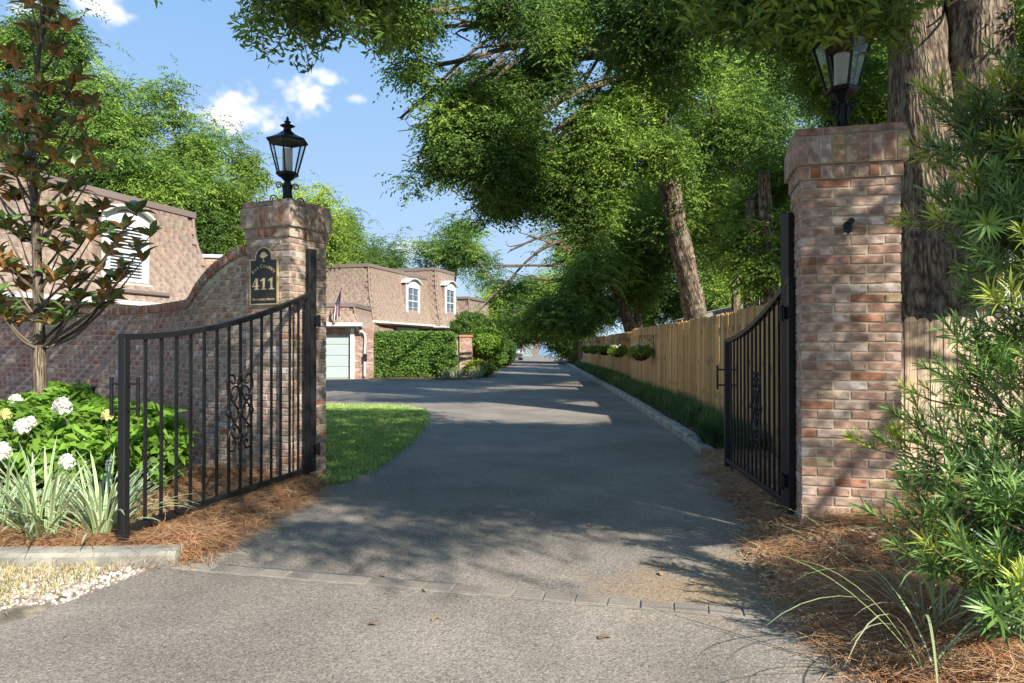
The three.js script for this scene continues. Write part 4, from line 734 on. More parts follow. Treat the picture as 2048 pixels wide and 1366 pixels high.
tree('shade_tree', 'hazy dark tree over the roof of the mansard house, next to the pillar', {
  seed: 586, dens: 80, size: 2.0, cols: LEAF, group: 'trees behind the houses', free: true,
  trunks: [[[-16, 62, 0, 0.4], [-15.8, 62, 5, 0.3], [-15, 62, 9, 0.2]]],
  blobs: [[690, 490, 60, 40, 45], [760, 510, 62, 48, 45], [720, 530, 60, 60, 30], [785, 535, 62, 25, 28, 0.8], [680, 450, 60, 26, 26, 0.7]],
});
tree('shade_tree', 'hazy spreading tree between the mansard house and the drive', {
  seed: 591, dens: 70, size: 1.9, cols: LEAF, group: 'trees behind the houses', free: true,
  trunks: [[[-5.6, 58, 0, 0.4], [-5.2, 58, 4, 0.3], [-4.6, 58, 9, 0.2]]],
  blobs: [[870, 500, 57, 45, 30, 0.8], [920, 480, 57, 50, 36, 0.8], [960, 520, 58, 45, 40, 0.9], [850, 530, 58, 28, 18, 0.7], [950, 460, 58, 36, 26, 0.7], [900, 520, 58, 40, 26, 0.8], [985, 560, 56, 28, 36, 0.6]],
});
// the oak at the right of the camera: out of the picture, but its shade lies across the drive
{
  const root = thing('oak_tree', 'large oak beyond the shrubs on the right whose shade falls across the drive', 'tree', null, 0, 'trees along the drive');
  mesh('trunk', tube([V(7.6, 1.5, -0.1), V(7.5, 1.5, 2.5), V(7.0, 1.6, 5), V(6.2, 1.8, 8)], 0.5, 0.2, 24, 16, 0.12, 3), mBark, root);
  const r = rng(601), lists = [[], [], []], e = (x) => x > -1.6 ? 5.45 + 0.25 * Math.sin(x * 2.1) : lerp(5.7, 10.0, clamp((-1.6 - x) / 5, 0, 1));
  const hubs = []; for (let i = 0; i < 16; i++) hubs.push([2.5 + r() * 7, -2 + r() * 7, 5 + r() * 3]);
  hubs.forEach(([x, d, h], i) => { if (!lit(x, d, h)) mesh('branch', tube([V(7.0, 1.6, 5), V((7 + x) / 2, (1.6 + d) / 2, (5 + h) / 2 + 0.7), V(x, d, h)], 0.11, 0.03, 10, 6), mBark, root); });
  let n = 0; for (let k = 0; n < 5000 && k < 80000; k++) {
    const gx = lerp(-9.5, 4.2, r()), gd = lerp(4.4, 14.7, r()); if (gx > 2.75 && gd < 10.5) continue; const edge = gd - e(gx) + (fbm(gx * 1.9 + 30, gd * 1.9 + 30, 0, 3, 611) - 0.5) * 3.4, top = (gx > -1.5 ? 12.3 : 14.5) - gd + (vnoise(gx * 1.5 + 9, gd + 9, 0, 613) - 0.5) * 0.8;
    if (r() > sstep(-0.9, 1.5, edge) * sstep(-0.2, 0.25, top)) continue;
    if (fbm(gx * 1.6 + 3, gd * 1.6 + 3, 0, 3, 617) < 0.30 || (gx < -1.3 && gd > 7 && r() < 0.5)) continue;
    { const ux = gx - 2.40, ud = gd - 5.13, along = -0.6 * ux + 0.8 * ud, off = Math.abs(0.8 * ux + 0.6 * ud); if (along > 0 && along < 3.8 && off < 0.41 && fbm(along * 2.2, ux * 2.2 + 7, 0, 2, 619) < 0.84) continue; }
    { const ux = gx + 2.235, ud = gd - 7.02, along = -0.6 * ux + 0.8 * ud, off = Math.abs(0.8 * ux + 0.6 * ud); if (along > -0.2 && along < 3.8 && off < 0.36 && fbm(along * 2 + 4, ux * 2 + 7, 0, 2, 623) < 0.66) continue; }
    const h = 4.7 + r() * 3.6, L = h / TAN, p = V(gx + SUN_H[0] * L, gd + SUN_H[1] * L, h), d = -p.z; if (d > 0.4 && (h - EYE) / d < 0.56) continue;
    const m = pick(r, LEAF); lists[n % 3].push({ p, r: [(r() - 0.5), r() * 6.283, (r() - 0.5)], s: 0.75 + r() * 0.5, c: lin(...m) }); n++;
  }
  lists.forEach((l, k) => scatter('crown', sprayA[k], mLeaf, l, root));
}
// low boughs of that oak hanging into the view
{
  const root = thing('oak_bough', 'dark drooping oak bough with narrow leaves hanging in against the open sky', 'branch', null, 0, 'overhanging oak boughs'), r = rng(631), leafs = [[], [], []], sp = [4, 5, 6].map((k) => leafSpray(rng(640 + k), 22, 0.15, 0.085, 0.028));
  const hang = (px, py, d, L, n, list, rt) => { const a = at(px, py, d), b = a.clone().add(new THREE.Vector3((r() - 0.5) * 0.5, -L, (r() - 0.5) * 0.5)), m = a.clone().lerp(b, 0.5).add(new THREE.Vector3((r() - 0.5) * 0.2, L * 0.1, 0)); mesh('twig', tube([a, m, b], 0.008, 0.003, 8, 4), mTwig, rt); for (let i = 0; i < n; i++) { const t = (i + r()) / n, p = t < 0.5 ? a.clone().lerp(m, t * 2) : m.clone().lerp(b, t * 2 - 1); const c = pick(r, LEAF); list[i % 3].push({ p, r: [(r() - 0.5) * 1.2, r() * 6.28, (r() - 0.5) * 1.2], s: 0.8 + r() * 0.4, c: lin(c[0], c[1] * 0.95, c[2]) }); } };
  mesh('limb', tube([V(5.0, 1.6, 6.3), V(2.5, 3.4, 6.0), V(0.4, 5.0, 5.2), V(-1.0, 5.6, 4.5), V(-2.0, 5.9, 4.15)], 0.09, 0.015, 24, 8), mBark, root);
  for (let i = 0; i < 40; i++) { const px = 500 + Math.pow(r(), 0.8) * 290, lo = px < 600 ? 30 : px < 690 ? 70 : 40; hang(px, -60 + r() * lo, 5.3 + r() * 0.8, 0.15 + r() * 0.42, 6, leafs, root); }
  leafs.forEach((l, k) => scatter('leaves', sp[k], mLeaf, l, root));
  const root2 = thing('oak_bough', 'leafy oak bough drooping over the lantern on the pinkish pillar', 'branch', null, 0, 'overhanging oak boughs'), lf = [[], [], []];
  mesh('limb', tube([V(4.4, 2.6, 6.2), V(3.4, 3.6, 5.2), V(2.7, 4.4, 4.4), V(2.2, 4.7, 4.05)], 0.07, 0.012, 18, 7), mBark, root2);
  for (let i = 0; i < 40; i++) { const px = 1420 + r() * 380; hang(px, -70 + r() * (px > 1590 && px < 1740 ? 84 : 95), 4.1 + r() * 0.5, 0.10 + r() * 0.16, 5, lf, root2); }
  lf.forEach((l, k) => scatter('leaves', sp[k], mLeaf, l, root2));
}

// ================= planting by the gates =================
// young magnolia with bronze leaf undersides
{
  const root = thing('magnolia_tree', 'slender young magnolia with bronze-backed glossy leaves in front of the brick wall', 'tree', null), r = rng(701);
  const P = (px, py, d = 7.2) => at(px, py, d);
  mesh('trunk', tube([P(84, 868), P(80, 760), P(78, 640), P(72, 500), P(64, 330), P(70, 160), P(88, -20), P(92, -80)], (t) => lerp(0.072, 0.012, Math.pow(t, 0.8)), 0, 40, 12, 0.08, 5), mBarkPale, root);
  const geoLeaf = [0, 1, 2, 3].map((k) => {                              // closed thin leaf, green above and rusty below
    const q = rng(720 + k), L = 0.155 + q() * 0.06, W = 0.06 + q() * 0.018, pos = [], col = [], n = 5, up = [[.09, .16, .035], [.11, .19, .04], [.14, .22, .045], [.09, .15, .04]][k], dn = [[.42, .19, .065], [.48, .24, .09], [.17, .22, .07], [.24, .22, .08]][k];
    const ring = (t) => { const w = W * Math.sin(Math.PI * Math.pow(t, 0.8)) / 2, x = t * L, y = 0.02 * Math.sin(t * 3) - t * t * 0.02; return [[x, y + w * 0.35, w], [x, y, 0], [x, y + w * 0.35, -w]]; };
    const tri = (a, b, c, m) => { pos.push(...a, ...b, ...c); for (let i = 0; i < 3; i++) col.push(...m); }, dnv = (p) => [p[0], p[1] - 0.0015, p[2]];
    for (let i = 0; i < n; i++) { const A = ring(i / n), B = ring((i + 1) / n); for (const j of [0, 1]) { tri(A[j], A[j + 1], B[j], up); tri(B[j], A[j + 1], B[j + 1], up); tri(dnv(A[j]), dnv(B[j]), dnv(A[j + 1]), dn); tri(dnv(B[j]), dnv(B[j + 1]), dnv(A[j + 1]), dn); } }
    const g = new THREE.BufferGeometry(); g.setAttribute('position', new THREE.Float32BufferAttribute(pos, 3)); g.setAttribute('color', new THREE.Float32BufferAttribute(col, 3)); g.computeVertexNormals(); return g;
  });
  const mMag = new THREE.MeshPhysicalMaterial({ vertexColors: true, roughness: 0.42, side: THREE.DoubleSide, clearcoat: 0.2, clearcoatRoughness: 0.4 });
  const tips = [];
  const trunkAt = (py) => { const k = [[868, 84], [760, 80], [640, 78], [500, 72], [330, 64], [160, 70], [-20, 88], [-80, 92]]; for (let i = 0; i < k.length - 1; i++) if (py <= k[i][0] && py >= k[i + 1][0]) return lerp(k[i][1], k[i + 1][1], (k[i][0] - py) / (k[i][0] - k[i + 1][0])); return 80; };
  const ends = [[300, 470], [270, 425], [285, 520], [240, 560], [220, 600], [195, 540], [180, 480], [205, 420], [150, 380], [190, 340], [175, 300], [140, 250], [185, 210], [150, 160], [120, 110], [130, 60], [95, 30], [60, 70], [30, 130], [15, 200], [40, 250], [10, 300], [-20, 360], [30, 400], [5, 450], [-30, 500], [20, 540], [50, 580], [-10, 600], [110, 560], [120, 500], [90, 440], [120, 420], [110, 320], [90, 270], [60, 350], [160, 600], [130, 640], [-60, 300], [-60, 420], [-50, 180], [100, 190], [60, 10], [150, 440], [235, 480], [40, 480], [10, 640], [-40, 560], [80, 380], [160, 540], [75, -30], [110, -10], [45, 330], [30, 350]];
  ends.forEach(([x, y], i) => {
    const by = clamp(y + 60 + Math.abs(x - 80) * 0.75, 60, 700), a = P(trunkAt(by), by), d = 7.2 + (r() - 0.5) * 1.2, b = P(x, y, d), m = a.clone().lerp(b, 0.5); m.y -= 0.08 * Math.abs(x - 80) / 100;
    mesh('branch', tube([a, m, b], 0.013 + Math.abs(x - 80) * 0.00004, 0.005, 10, 5), i % 2 ? mBarkPale : mTwig, root); tips.push(b, m.clone().lerp(b, 0.62).add(new THREE.Vector3((r() - 0.5) * 0.16, 0.06 + r() * 0.1, (r() - 0.5) * 0.16)));
    if (i % 3 === 1) tips.push(m.clone().lerp(b, 0.3 + r() * 0.2).add(new THREE.Vector3((r() - 0.5) * 0.3, 0.05, (r() - 0.5) * 0.3)));
  });
  let n = 0; const rest = [];
  for (const t of tips) {
    const k = 8 + (r() * 4 | 0), tilt = (r() - 0.5) * 0.8, dir = r() * 6.28;
    for (let i = 0; i < k; i++) {
      const q = new THREE.Quaternion().setFromEuler(new THREE.Euler(0, dir, tilt, 'YXZ')).multiply(new THREE.Quaternion().setFromEuler(new THREE.Euler((r() - 0.5) * 0.9, i / k * 6.283 * 1.62 + r() * 0.4, 0.15 + r() * 0.95, 'YXZ'))), g = geoLeaf[(r() * 4) | 0], s = 0.8 + r() * 0.5, p = t.clone().add(new THREE.Vector3(0, (r() - 0.5) * 0.05, 0));
      if (n < 296) { const m = mesh('leaf', g, mMag, root); m.position.copy(p); m.quaternion.copy(q); m.scale.setScalar(s); n++; } else { const c = g.clone(); c.applyMatrix4(new THREE.Matrix4().compose(p, q, new THREE.Vector3(s, s, s))); rest.push(c); }
    }
  }
  mesh('leaves_beyond', merge(rest), mMag, root).userData.kind = 'stuff';
}
// hydrangeas
{
  const r = rng(740), big = [1, 2].map((k) => leafSpray(rng(745 + k), 15, 0.11, 0.12, 0.072)), fl = [], pr = rng(9);
  for (let i = 0; i < 90; i++) { const z = pr() * 1.7 - 0.7, a = pr() * 6.283, s = Math.sqrt(Math.max(0.02, 1 - z * z)), g = new THREE.CircleGeometry(0.017, 4); g.rotateX((pr() - 0.5) * 1.6); g.rotateY(a); g.translate(Math.cos(a) * s * 0.068, z * 0.08, Math.sin(a) * s * 0.068); fl.push(g); }
  const headGeo = merge(fl), mHead = new THREE.MeshPhysicalMaterial({ color: lin(.80, .79, .70), roughness: 0.8, side: THREE.DoubleSide, transmission: 0.15, thickness: 0 }), mHead2 = mHead.clone(), core = new THREE.SphereGeometry(0.055, 8, 6).scale(1, 1.1, 1); mHead2.color = lin(.70, .66, .24);
  const bushes = [[-3.45, 6.15, 0.52, 0.80, 'hydrangea bush with cream flower heads just behind the wide-open gate', 1], [-4.25, 6.05, 0.55, 0.78, 'hydrangea bush with white flower heads around the magnolia trunk', 1], [-5.1, 6.4, 0.6, 0.82, 'hydrangea bush with white flower heads at the far end of the planting bed', 1], [-4.75, 7.35, 0.45, 0.86, 'dark leafy hydrangea against the brick wall behind the magnolia', 0]];
  const heads = [[[125, 815, 5.75, 1.5, 0], [215, 832, 5.6, 0.9, 1], [135, 925, 5.3, 1.15, 0]], [[45, 855, 5.45, 1.2, 0], [62, 845, 5.6, 0.9, 0], [5, 905, 5.35, 1.4, 0], [12, 830, 5.6, 0.9, 1]], [[-40, 840, 6.4, 1.1, 0], [-60, 890, 6.2, 1, 0]], [[32, 806, 6.9, 1.5, 0]]];
  bushes.forEach(([x, d, R, H, label], i) => {
    const o = thing('hydrangea_bush', label, 'bush', V(x, d, 0.06), 0, 'hydrangeas in the straw bed');
    for (let k = 0; k < 9; k++) { const a = r() * 6.283, q = R * (0.3 + r() * 0.5); mesh('stem', tube([new THREE.Vector3(0, -0.05, 0), new THREE.Vector3(Math.cos(a) * q * 0.4, H * 0.45, Math.sin(a) * q * 0.4), new THREE.Vector3(Math.cos(a) * q, H * 0.9, Math.sin(a) * q)], 0.008, 0.004, 8, 4), mTwig, o); }
    const l = [[], []]; for (let k = 0; k < 330; k++) { const a = r() * 6.283, z = r() * 2 - 1, q = Math.pow(r(), 0.3), s = Math.sqrt(1 - z * z), y = H * 0.52 + z * q * H * 0.5; const v = 0.7 + r() * 0.6, c = lin(.20 * v, .36 * v, .04 * v); l[k % 2].push({ p: new THREE.Vector3(Math.cos(a) * s * q * R, Math.max(0.06, y), Math.sin(a) * s * q * R), r: [(r() - 0.5) * 0.5, r() * 6.28, (r() - 0.5) * 0.5], s: 0.75 + r() * 0.45, c }); }
    l.forEach((q, k) => scatter('foliage', big[k], mLeaf, q, o));
    heads[i].forEach(([px, py, dd, s, yel]) => { const p = at(px, py, dd).sub(o.position); const m = mesh('flower_head', headGeo, yel ? mHead2 : mHead, o); m.position.copy(p); m.scale.setScalar(s * 0.66); const c = mesh('flower_core', core, yel ? mHead2 : mHead, m); mesh('stalk', tube([p.clone().add(new THREE.Vector3(0, -0.06, 0)), p.clone().multiplyScalar(0.7), new THREE.Vector3(0, 0.1, 0)], 0.005, 0.005, 8, 4), mTwig, o); });
  });
}
// variegated flax lilies
{
  const r = rng(760), cols = [[[.74, .74, .48], [.26, .38, .15]], [[.78, .78, .58], [.34, .44, .22]], [[.66, .68, .38], [.20, .33, .12]]];
  const geos = []; for (let k = 0; k < 26; k++) geos.push(ribbon(r, 0.5 + r() * 0.32, 0.021 + r() * 0.009, 0.4 + r() * 1.3, 0.06 + r() * 0.85, 0, cols[k % 3], 7));
  [[-2.74, 4.74, 'spiky variegated flax lily right beside the free end of the wide-open gate', 1], [-3.12, 4.70, 'spiky variegated flax lily behind the kerb, second from the open gate', 1], [-3.50, 4.78, 'spiky variegated flax lily behind the kerb, third from the open gate', 1], [-2.98, 5.22, 'cream-striped flax lily in the second row, below the hydrangeas', 0.9], [-3.6, 5.35, 'cream-striped flax lily in the second row, away from the gate', 0.9], [-4.0, 4.85, 'spiky variegated flax lily behind the kerb, fourth from the open gate', 1]].forEach(([x, d, label, s]) => {
    const o = thing('flax_lily', label, 'plant', V(x, d, 0.07), 0, 'striped flax lilies behind the kerb'); o.scale.setScalar(s * 0.82);
    for (let k = 0; k < 74; k++) { const m = mesh('blade', geos[(r() * 26) | 0], mBlade, o), a = r() * 6.283; m.position.set(Math.cos(a) * r() * 0.14, -0.02, Math.sin(a) * r() * 0.14); m.rotation.set((r() - 0.5) * 0.2, -a + (r() - 0.5) * 1.2, (r() - 0.5) * 0.2); m.scale.setScalar(0.8 + r() * 0.35); }
  });
  // low broad flax leaves fallen over the straw and two white salvia spikes
  const sal = mat({ color: lin(.78, .78, .76), roughness: 0.8 });
  [[-3.5, 5.75, 0.55, 'white flower spike rising between the flax lilies and hydrangeas'], [-2.86, 4.98, 0.48, 'short white flower spike inside the striped flax lilies']].forEach(([x, d, h, label]) => { const o = thing('salvia_spike', label, 'flower', V(x, d, 0.08)); mesh('stalk', tube([new THREE.Vector3(0, 0, 0), new THREE.Vector3(0.01, h * 0.6, 0), new THREE.Vector3(0.02, h, 0)], 0.004, 0.003, 6, 4), mTwig, o); const l = []; for (let k = 0; k < 26; k++) { const g = new THREE.SphereGeometry(0.009, 5, 4); const a = r() * 6.28; g.translate(0.018 + Math.cos(a) * 0.012, h * 0.6 + r() * h * 0.42, Math.sin(a) * 0.012); l.push(g); } mesh('florets', merge(l), sal, o); });
}
// feathery shrubs (plum yew) on the right
{
  const sprig = (seed, n, L, len, cols, open) => {
    const r = rng(seed), l = [];
    for (let i = 0; i < n; i++) { const t = i / n, a = i * 2.4 + r() * 0.5, g = ribbon(r, len * (0.75 + r() * 0.4) * (t > 0.9 ? 0.75 : 1), 0.0085, 0.35 + r() * 0.5, open * (1.15 - t * 0.75) + r() * 0.15, a, [pick(r, cols)], 3); g.translate(0, t * L, 0); l.push(g); }
    const st = new THREE.CylinderGeometry(0.0025, 0.004, L, 5).toNonIndexed(); st.translate(0, L / 2, 0); st.deleteAttribute('uv'); l.push(paint(st, [.12, .14, .05])); return merge(l);
  };
  const dark = [[.09, .17, .04], [.11, .20, .045], [.13, .23, .05], [.08, .15, .04]], fresh = [[.42, .48, .05], [.50, .54, .07], [.34, .44, .05]], mid = [[.18, .31, .06], [.22, .36, .07], [.15, .27, .05]];
  const G = { dark: [1, 2, 3].map((k) => sprig(800 + k, 28, 0.15, 0.09, dark, 1.1)), mid: [4, 5].map((k) => sprig(800 + k, 26, 0.14, 0.092, mid, 1.0)), fresh: [6, 7].map((k) => sprig(800 + k, 22, 0.10, 0.09, fresh, 0.9)) };
  const mYew = new THREE.MeshPhysicalMaterial({ vertexColors: true, roughness: 0.48, transmission: 0.18, thickness: 0, side: THREE.DoubleSide });
  const shrub = (label, base, stems, seed, most) => {
    const o = thing('yew_shrub', label, 'shrub', V(base[0], base[1], 0.08), 0, 'feathery shrubs beside the drive'), r = rng(seed), rest = []; let n = 0;
    for (const [x, d, h, young] of stems) {
      const b = V(x, d, h).sub(o.position), a = new THREE.Vector3((r() - 0.5) * 0.25, Math.max(0.02, b.y - 0.12 - r() * 0.35), (r() - 0.5) * 0.35), m = a.clone().lerp(b, 0.5); m.y += (r() - 0.3) * 0.12; const c = new THREE.CatmullRomCurve3([a, m, b]), L = c.getLength();
      mesh('stem', tube([a, m, b], 0.011, 0.004, 12, 5), mTwig, o);
      const k = Math.round(L * 0.86 / 0.042); for (let i = 0; i < k; i++) {
        const t = 1 - (i / k) * 0.86, tip = i === 0, p = c.getPointAt(t), g = c.getTangentAt(t), side = tip ? 0 : 0.5 + r() * 0.7, ax = new THREE.Vector3(r() - 0.5, r() - 0.3, r() - 0.5).normalize();
        const dir = g.clone().lerp(ax, side * 0.6); dir.y += 0.25; dir.normalize(); const q = new THREE.Quaternion().setFromUnitVectors(new THREE.Vector3(0, 1, 0), dir).multiply(new THREE.Quaternion().setFromAxisAngle(new THREE.Vector3(0, 1, 0), r() * 6.28));
        if (i === 0 && stems.length > 13) mesh('stem', tube([new THREE.Vector3(0, -0.1, 0), new THREE.Vector3(0.02, a.y * 0.6, 0), a], 0.016, 0.011, 8, 6), mTwig, o);
        const kind = young && i < 4 ? 'fresh' : i < 3 || r() < 0.22 ? 'mid' : 'dark', geo = pick(r, G[kind]), s = 0.8 + r() * 0.45, off = tip ? 0 : 0.03;
        p.addScaledVector(ax, off);
        if (n < most) { const e = mesh(kind === 'fresh' ? 'new_growth' : 'sprig', geo, mYew, o); e.position.copy(p); e.quaternion.copy(q); e.scale.setScalar(s); n++; } else { const e = geo.clone(); e.applyMatrix4(new THREE.Matrix4().compose(p, q, new THREE.Vector3(s, s, s))); rest.push(e); }
      }
    }
    if (rest.length) mesh('sprigs_beyond', merge(rest), mYew, o).userData.kind = 'stuff';
  };
  const S = (px, py, d, young = 0) => { const p = at(px, py, d); return [p.x, -p.z, p.y, young]; }, r = rng(830), tall = [], low = [];
  for (const e of [[1870, 195, 3.5, 1], [1860, 300, 3.5, 1], [1835, 440, 3.45, 1], [1960, 180, 3.6, 1], [2010, 130, 3.7, 0], [2040, 250, 3.6, 0], [1960, 330, 3.6, 0], [1900, 420, 3.5, 0], [1990, 450, 3.5, 0], [2030, 560, 3.4, 1], [1960, 600, 3.4, 0], [2080, 400, 3.5, 0], [2100, 200, 3.7, 0], [2120, 600, 3.4, 0], [1930, 250, 3.7, 0], [2000, 290, 3.4, 1], [1925, 690, 3.3, 0], [2030, 700, 3.3, 0], [2000, 610, 3.15, 1], [1950, 510, 3.6, 0], [2060, 320, 3.4, 0], [2100, 480, 3.3, 0], [1980, 220, 3.5, 1], [2030, 180, 3.45, 1], [1940, 380, 3.4, 1], [2010, 370, 3.3, 0], [1900, 240, 3.45, 0], [2050, 480, 3.2, 1], [1985, 520, 3.3, 0], [1920, 330, 3.4, 0], [2035, 420, 3.35, 0], [1950, 440, 3.25, 0]]) tall.push(S(...e));
  for (const e of [[1755, 900, 3.3, 1], [1800, 1060, 3.0, 0], [1860, 800, 3.4, 1], [1840, 860, 3.2, 0], [1900, 900, 3.1, 0], [1870, 970, 3.0, 0], [1950, 830, 3.2, 0], [1990, 920, 3.0, 0], [1930, 1010, 2.9, 0], [1880, 1110, 2.8, 1], [1960, 1130, 2.7, 0], [2020, 1050, 2.8, 0], [2040, 1180, 2.6, 1], [1850, 1010, 3.1, 0], [1990, 760, 3.2, 0], [2060, 880, 3.0, 0], [1940, 950, 3.2, 0], [2000, 1240, 2.55, 0], [1900, 760, 3.3, 0], [2060, 760, 3.1, 0], [2070, 1010, 2.8, 0], [1915, 1060, 2.95, 0], [1975, 1010, 2.8, 0], [2050, 1120, 2.9, 0], [1830, 1120, 2.9, 0]]) low.push(S(...e));
  shrub('tall feathery shrub with yellow new shoots reaching across the oak trunk', [2.86, 3.62], tall, 841, 298);
  shrub('low feathery dark green shrub spilling over the straw in front of the pinkish pillar', [2.36, 3.0], low, 842, 298);
  const more = []; for (let i = 0; i < 12; i++) more.push([2.7 + r() * 0.9, 1.6 + r() * 1.4, 0.7 + r() * 1.1, 0]); shrub('feathery shrub continuing past the edge of the drive on the right', [3.0, 2.3], more, 843, 60);
}
// arching grass clump at the shrub's foot
{
  const r = rng(861), geos = []; for (let k = 0; k < 14; k++) geos.push(ribbon(r, 0.5 + r() * 0.4, 0.0055 + r() * 0.003, 0.8 + r() * 1.0, 0.4 + r() * 0.7, 0, [pick(r, [[.34, .42, .16], [.44, .50, .24], [.52, .50, .28], [.26, .36, .12]])], 9));
  [[1.85, 3.12, 40, 'thin arching grass clump on the straw below the feathery shrub'], [1.62, 2.75, 12, 'few stray arching grass blades at the very edge of the asphalt']].forEach(([x, d, n, label]) => { const o = thing('grass_clump', label, 'plant', V(x, d, 0.1)); for (let k = 0; k < n; k++) { const m = mesh('blade', geos[(r() * 14) | 0], mBlade, o); m.rotation.y = r() * 6.28; m.position.set((r() - 0.5) * 0.1, 0, (r() - 0.5) * 0.1); m.scale.setScalar(0.8 + r() * 0.5); } });
}
// straw, litter, pebbles, lawn grass, lilyturf
{
  const r = rng(880), tufts = [0, 1, 2].map(() => { const l = []; for (let i = 0; i < 12; i++) { const a = r() * 6.283, L = 0.12 + r() * 0.12, b = (r() - 0.5) * 0.05, w = 0.0022, t = (r() - 0.5) * 0.35, p = [[0, 0], [L / 2, b], [L, b * 0.4]], pos = []; for (const [x, z] of p) pos.push(x, x * t, z - w / 2, x, x * t, z + w / 2); const g = new THREE.BufferGeometry(); g.setAttribute('position', new THREE.Float32BufferAttribute(pos, 3)); g.setIndex([0, 1, 2, 2, 1, 3, 2, 3, 4, 4, 3, 5]); g.computeVertexNormals(); g.rotateY(a); g.translate((r() - 0.5) * 0.22, 0.012 + r() * 0.02, (r() - 0.5) * 0.22); l.push(g); } return merge(l); });
  const cover = (name, label, geo, poly, hf, n, cols, keep, lift = 0) => { const lists = geo.map(() => []); for (let i = 0; i < n; i++) { const [x, d] = inPoly(r, poly); if (keep && !keep(x, d)) continue; const v = 0.6 + r() * 0.8, c = pick(r, cols); lists[i % geo.length].push({ p: V(x, d, hf(x, d, sdPoly(x, d, poly)) + lift), r: [(r() - 0.5) * 0.3, r() * 6.283, (r() - 0.5) * 0.3], s: 0.8 + r() * 0.5, c: lin(c[0] * v, c[1] * v, c[2] * v) }); } const root = thing(name, label, 'ground cover'); root.userData.kind = 'stuff'; lists.forEach((l, k) => l.length && scatter(name.replace(/s$/, '') + '_layer', geo[k], mNeedle, l, root)); };
  const straw = [[.42, .21, .09], [.52, .29, .14], [.31, .14, .06], [.60, .40, .22]];
  const leftFront = [[-1.96, 4.36], [-1.9, 5.3], [-1.76, 6.4], [-1.95, 6.8], [-3.2, 7.3], [-4.4, 6.0], [-5, 4.5]];
  cover('pine_needles', 'loose reddish pine needles strewn under the wide-open gate', tufts, leftFront, (x, d) => Math.max(0.002, hLeft(x, d, sdPoly(x, d, leftBed))), 4200, straw);
  const rightFront = [[1.36, 1.8], [1.4, 3.45], [1.52, 4.1], [1.58, 4.7], [1.76, 5.3], [1.92, 6.4], [2.06, 7.5], [2.42, 8.9], [2.9, 8.4], [2.8, 6], [4.2, 5.4], [4.2, 1.8]];
  cover('pine_needles', 'loose reddish pine needles piled around the pinkish pillar', tufts, rightFront, (x, d) => Math.max(0.002, hRight(x, d, sdPoly(x, d, rightBed))), 5400, straw, (x, d) => !(x > 2.1 && x < 2.75 && d > 4.95 && d < 5.5));
  const leaf = [0, 1].map((k) => { const g = ribbon(r, 0.055, 0.026, 1.6, 1.2, 0, [[1, 1, 1]], 4); g.deleteAttribute('color'); g.computeVertexNormals(); return g; });
  cover('fallen_leaves', 'curled dry oak leaves littered along the folded gate', leaf, [[1.35, 3.9], [1.5, 4.6], [1.8, 5.3], [1.92, 6.4], [2.12, 7.8], [2.42, 8.8], [2.9, 8.4], [2.75, 6], [2.1, 5.0], [2.3, 4.3]], (x, d) => Math.max(0.001, hRight(x, d, sdPoly(x, d, rightBed))), 1300, [[.30, .19, .11], [.38, .27, .17], [.22, .12, .07], [.46, .36, .25]], null, 0.012);
  cover('fallen_leaves', 'scattered small twigs and leaves on the sunlit asphalt', leaf, [[-1.5, 3.2], [1.4, 3.2], [1.6, 5.4], [-1.6, 6]], () => 0.004, 12, [[.22, .13, .07], [.30, .2, .1]]);
  const peb = [new THREE.IcosahedronGeometry(0.010, 0), new THREE.DodecahedronGeometry(0.008, 0)];
  cover('pebbles', 'pale crushed gravel between the kerb and the asphalt', peb, [[-2.16, 4.3], [-2.34, 3.7], [-2.5, 3.3], [-3.1, 2.6], [-3.7, 2.2], [-4.4, 2.2], [-4.4, 4.3]], (x, d) => hVerge(x, d, sdPoly(x, d, verge)), 12000, [[.50, .45, .39], [.60, .55, .49], [.40, .33, .26], [.46, .38, .34]], (x, d) => fbm(x * 2 + 5, d * 2 + 5, 0, 3, 71) > 0.36);
  const dry = [0, 1].map(() => { const g = tuft(r, 12, 0.06, 0.003, 0.14, 1.75, 0.5, [[1, 1, 1]]); g.deleteAttribute('color'); return g; });
  cover('dry_grass', 'straw-coloured dead grass over the gravel verge', dry, [[-2.3, 4.27], [-2.42, 3.85], [-2.6, 3.55], [-3.1, 3.0], [-3.8, 2.8], [-4, 4.28]], (x, d) => hVerge(x, d, sdPoly(x, d, verge)), 1000, [[.46, .34, .16], [.52, .42, .22], [.36, .26, .12], [.33, .33, .12]], (x, d) => fbm(x * 1.8 + 15, d * 1.8 + 5, 0, 3, 73) > 0.40);
  const turf = [0, 1].map(() => { const g = tuft(r, 16, 0.05, 0.005, 0.16, 0.5, 0.5, [[1, 1, 1]]); g.deleteAttribute('color'); return g; });
  cover('lawn_grass', 'short clipped grass of the lawn beside the drive', turf, lawn, (x, d) => hLawn(x, d, sdPoly(x, d, lawn)), 22000, [[.29, .45, .10], [.36, .50, .13], [.24, .39, .085], [.44, .50, .18]], (x, d) => x > -0.29 * d - 1.4, -0.004);
  const lt = [0, 1].map(() => { const g = tuft(r, 26, 0.30, 0.008, 0.12, 0.7, 1.5, [[1, 1, 1]]); g.deleteAttribute('color'); return g; });
  const lil = [[2.66, 9.0], [2.86, 13], [3.1, 17.8], [3.5, 30], [4.1, 45], [4.4, 45], [4.1, 30], [3.9, 22.5], [3.6, 21], [3.52, 15], [3.36, 11.8], [3.08, 8.9]];
  cover('lilyturf', 'dark green lilyturf edging between kerb and fence', lt, lil, (x, d) => hStrip(x, d, sdPoly(x, d, stripBed)), 1700, [[.10, .18, .045], [.13, .22, .05], [.08, .15, .04]]);
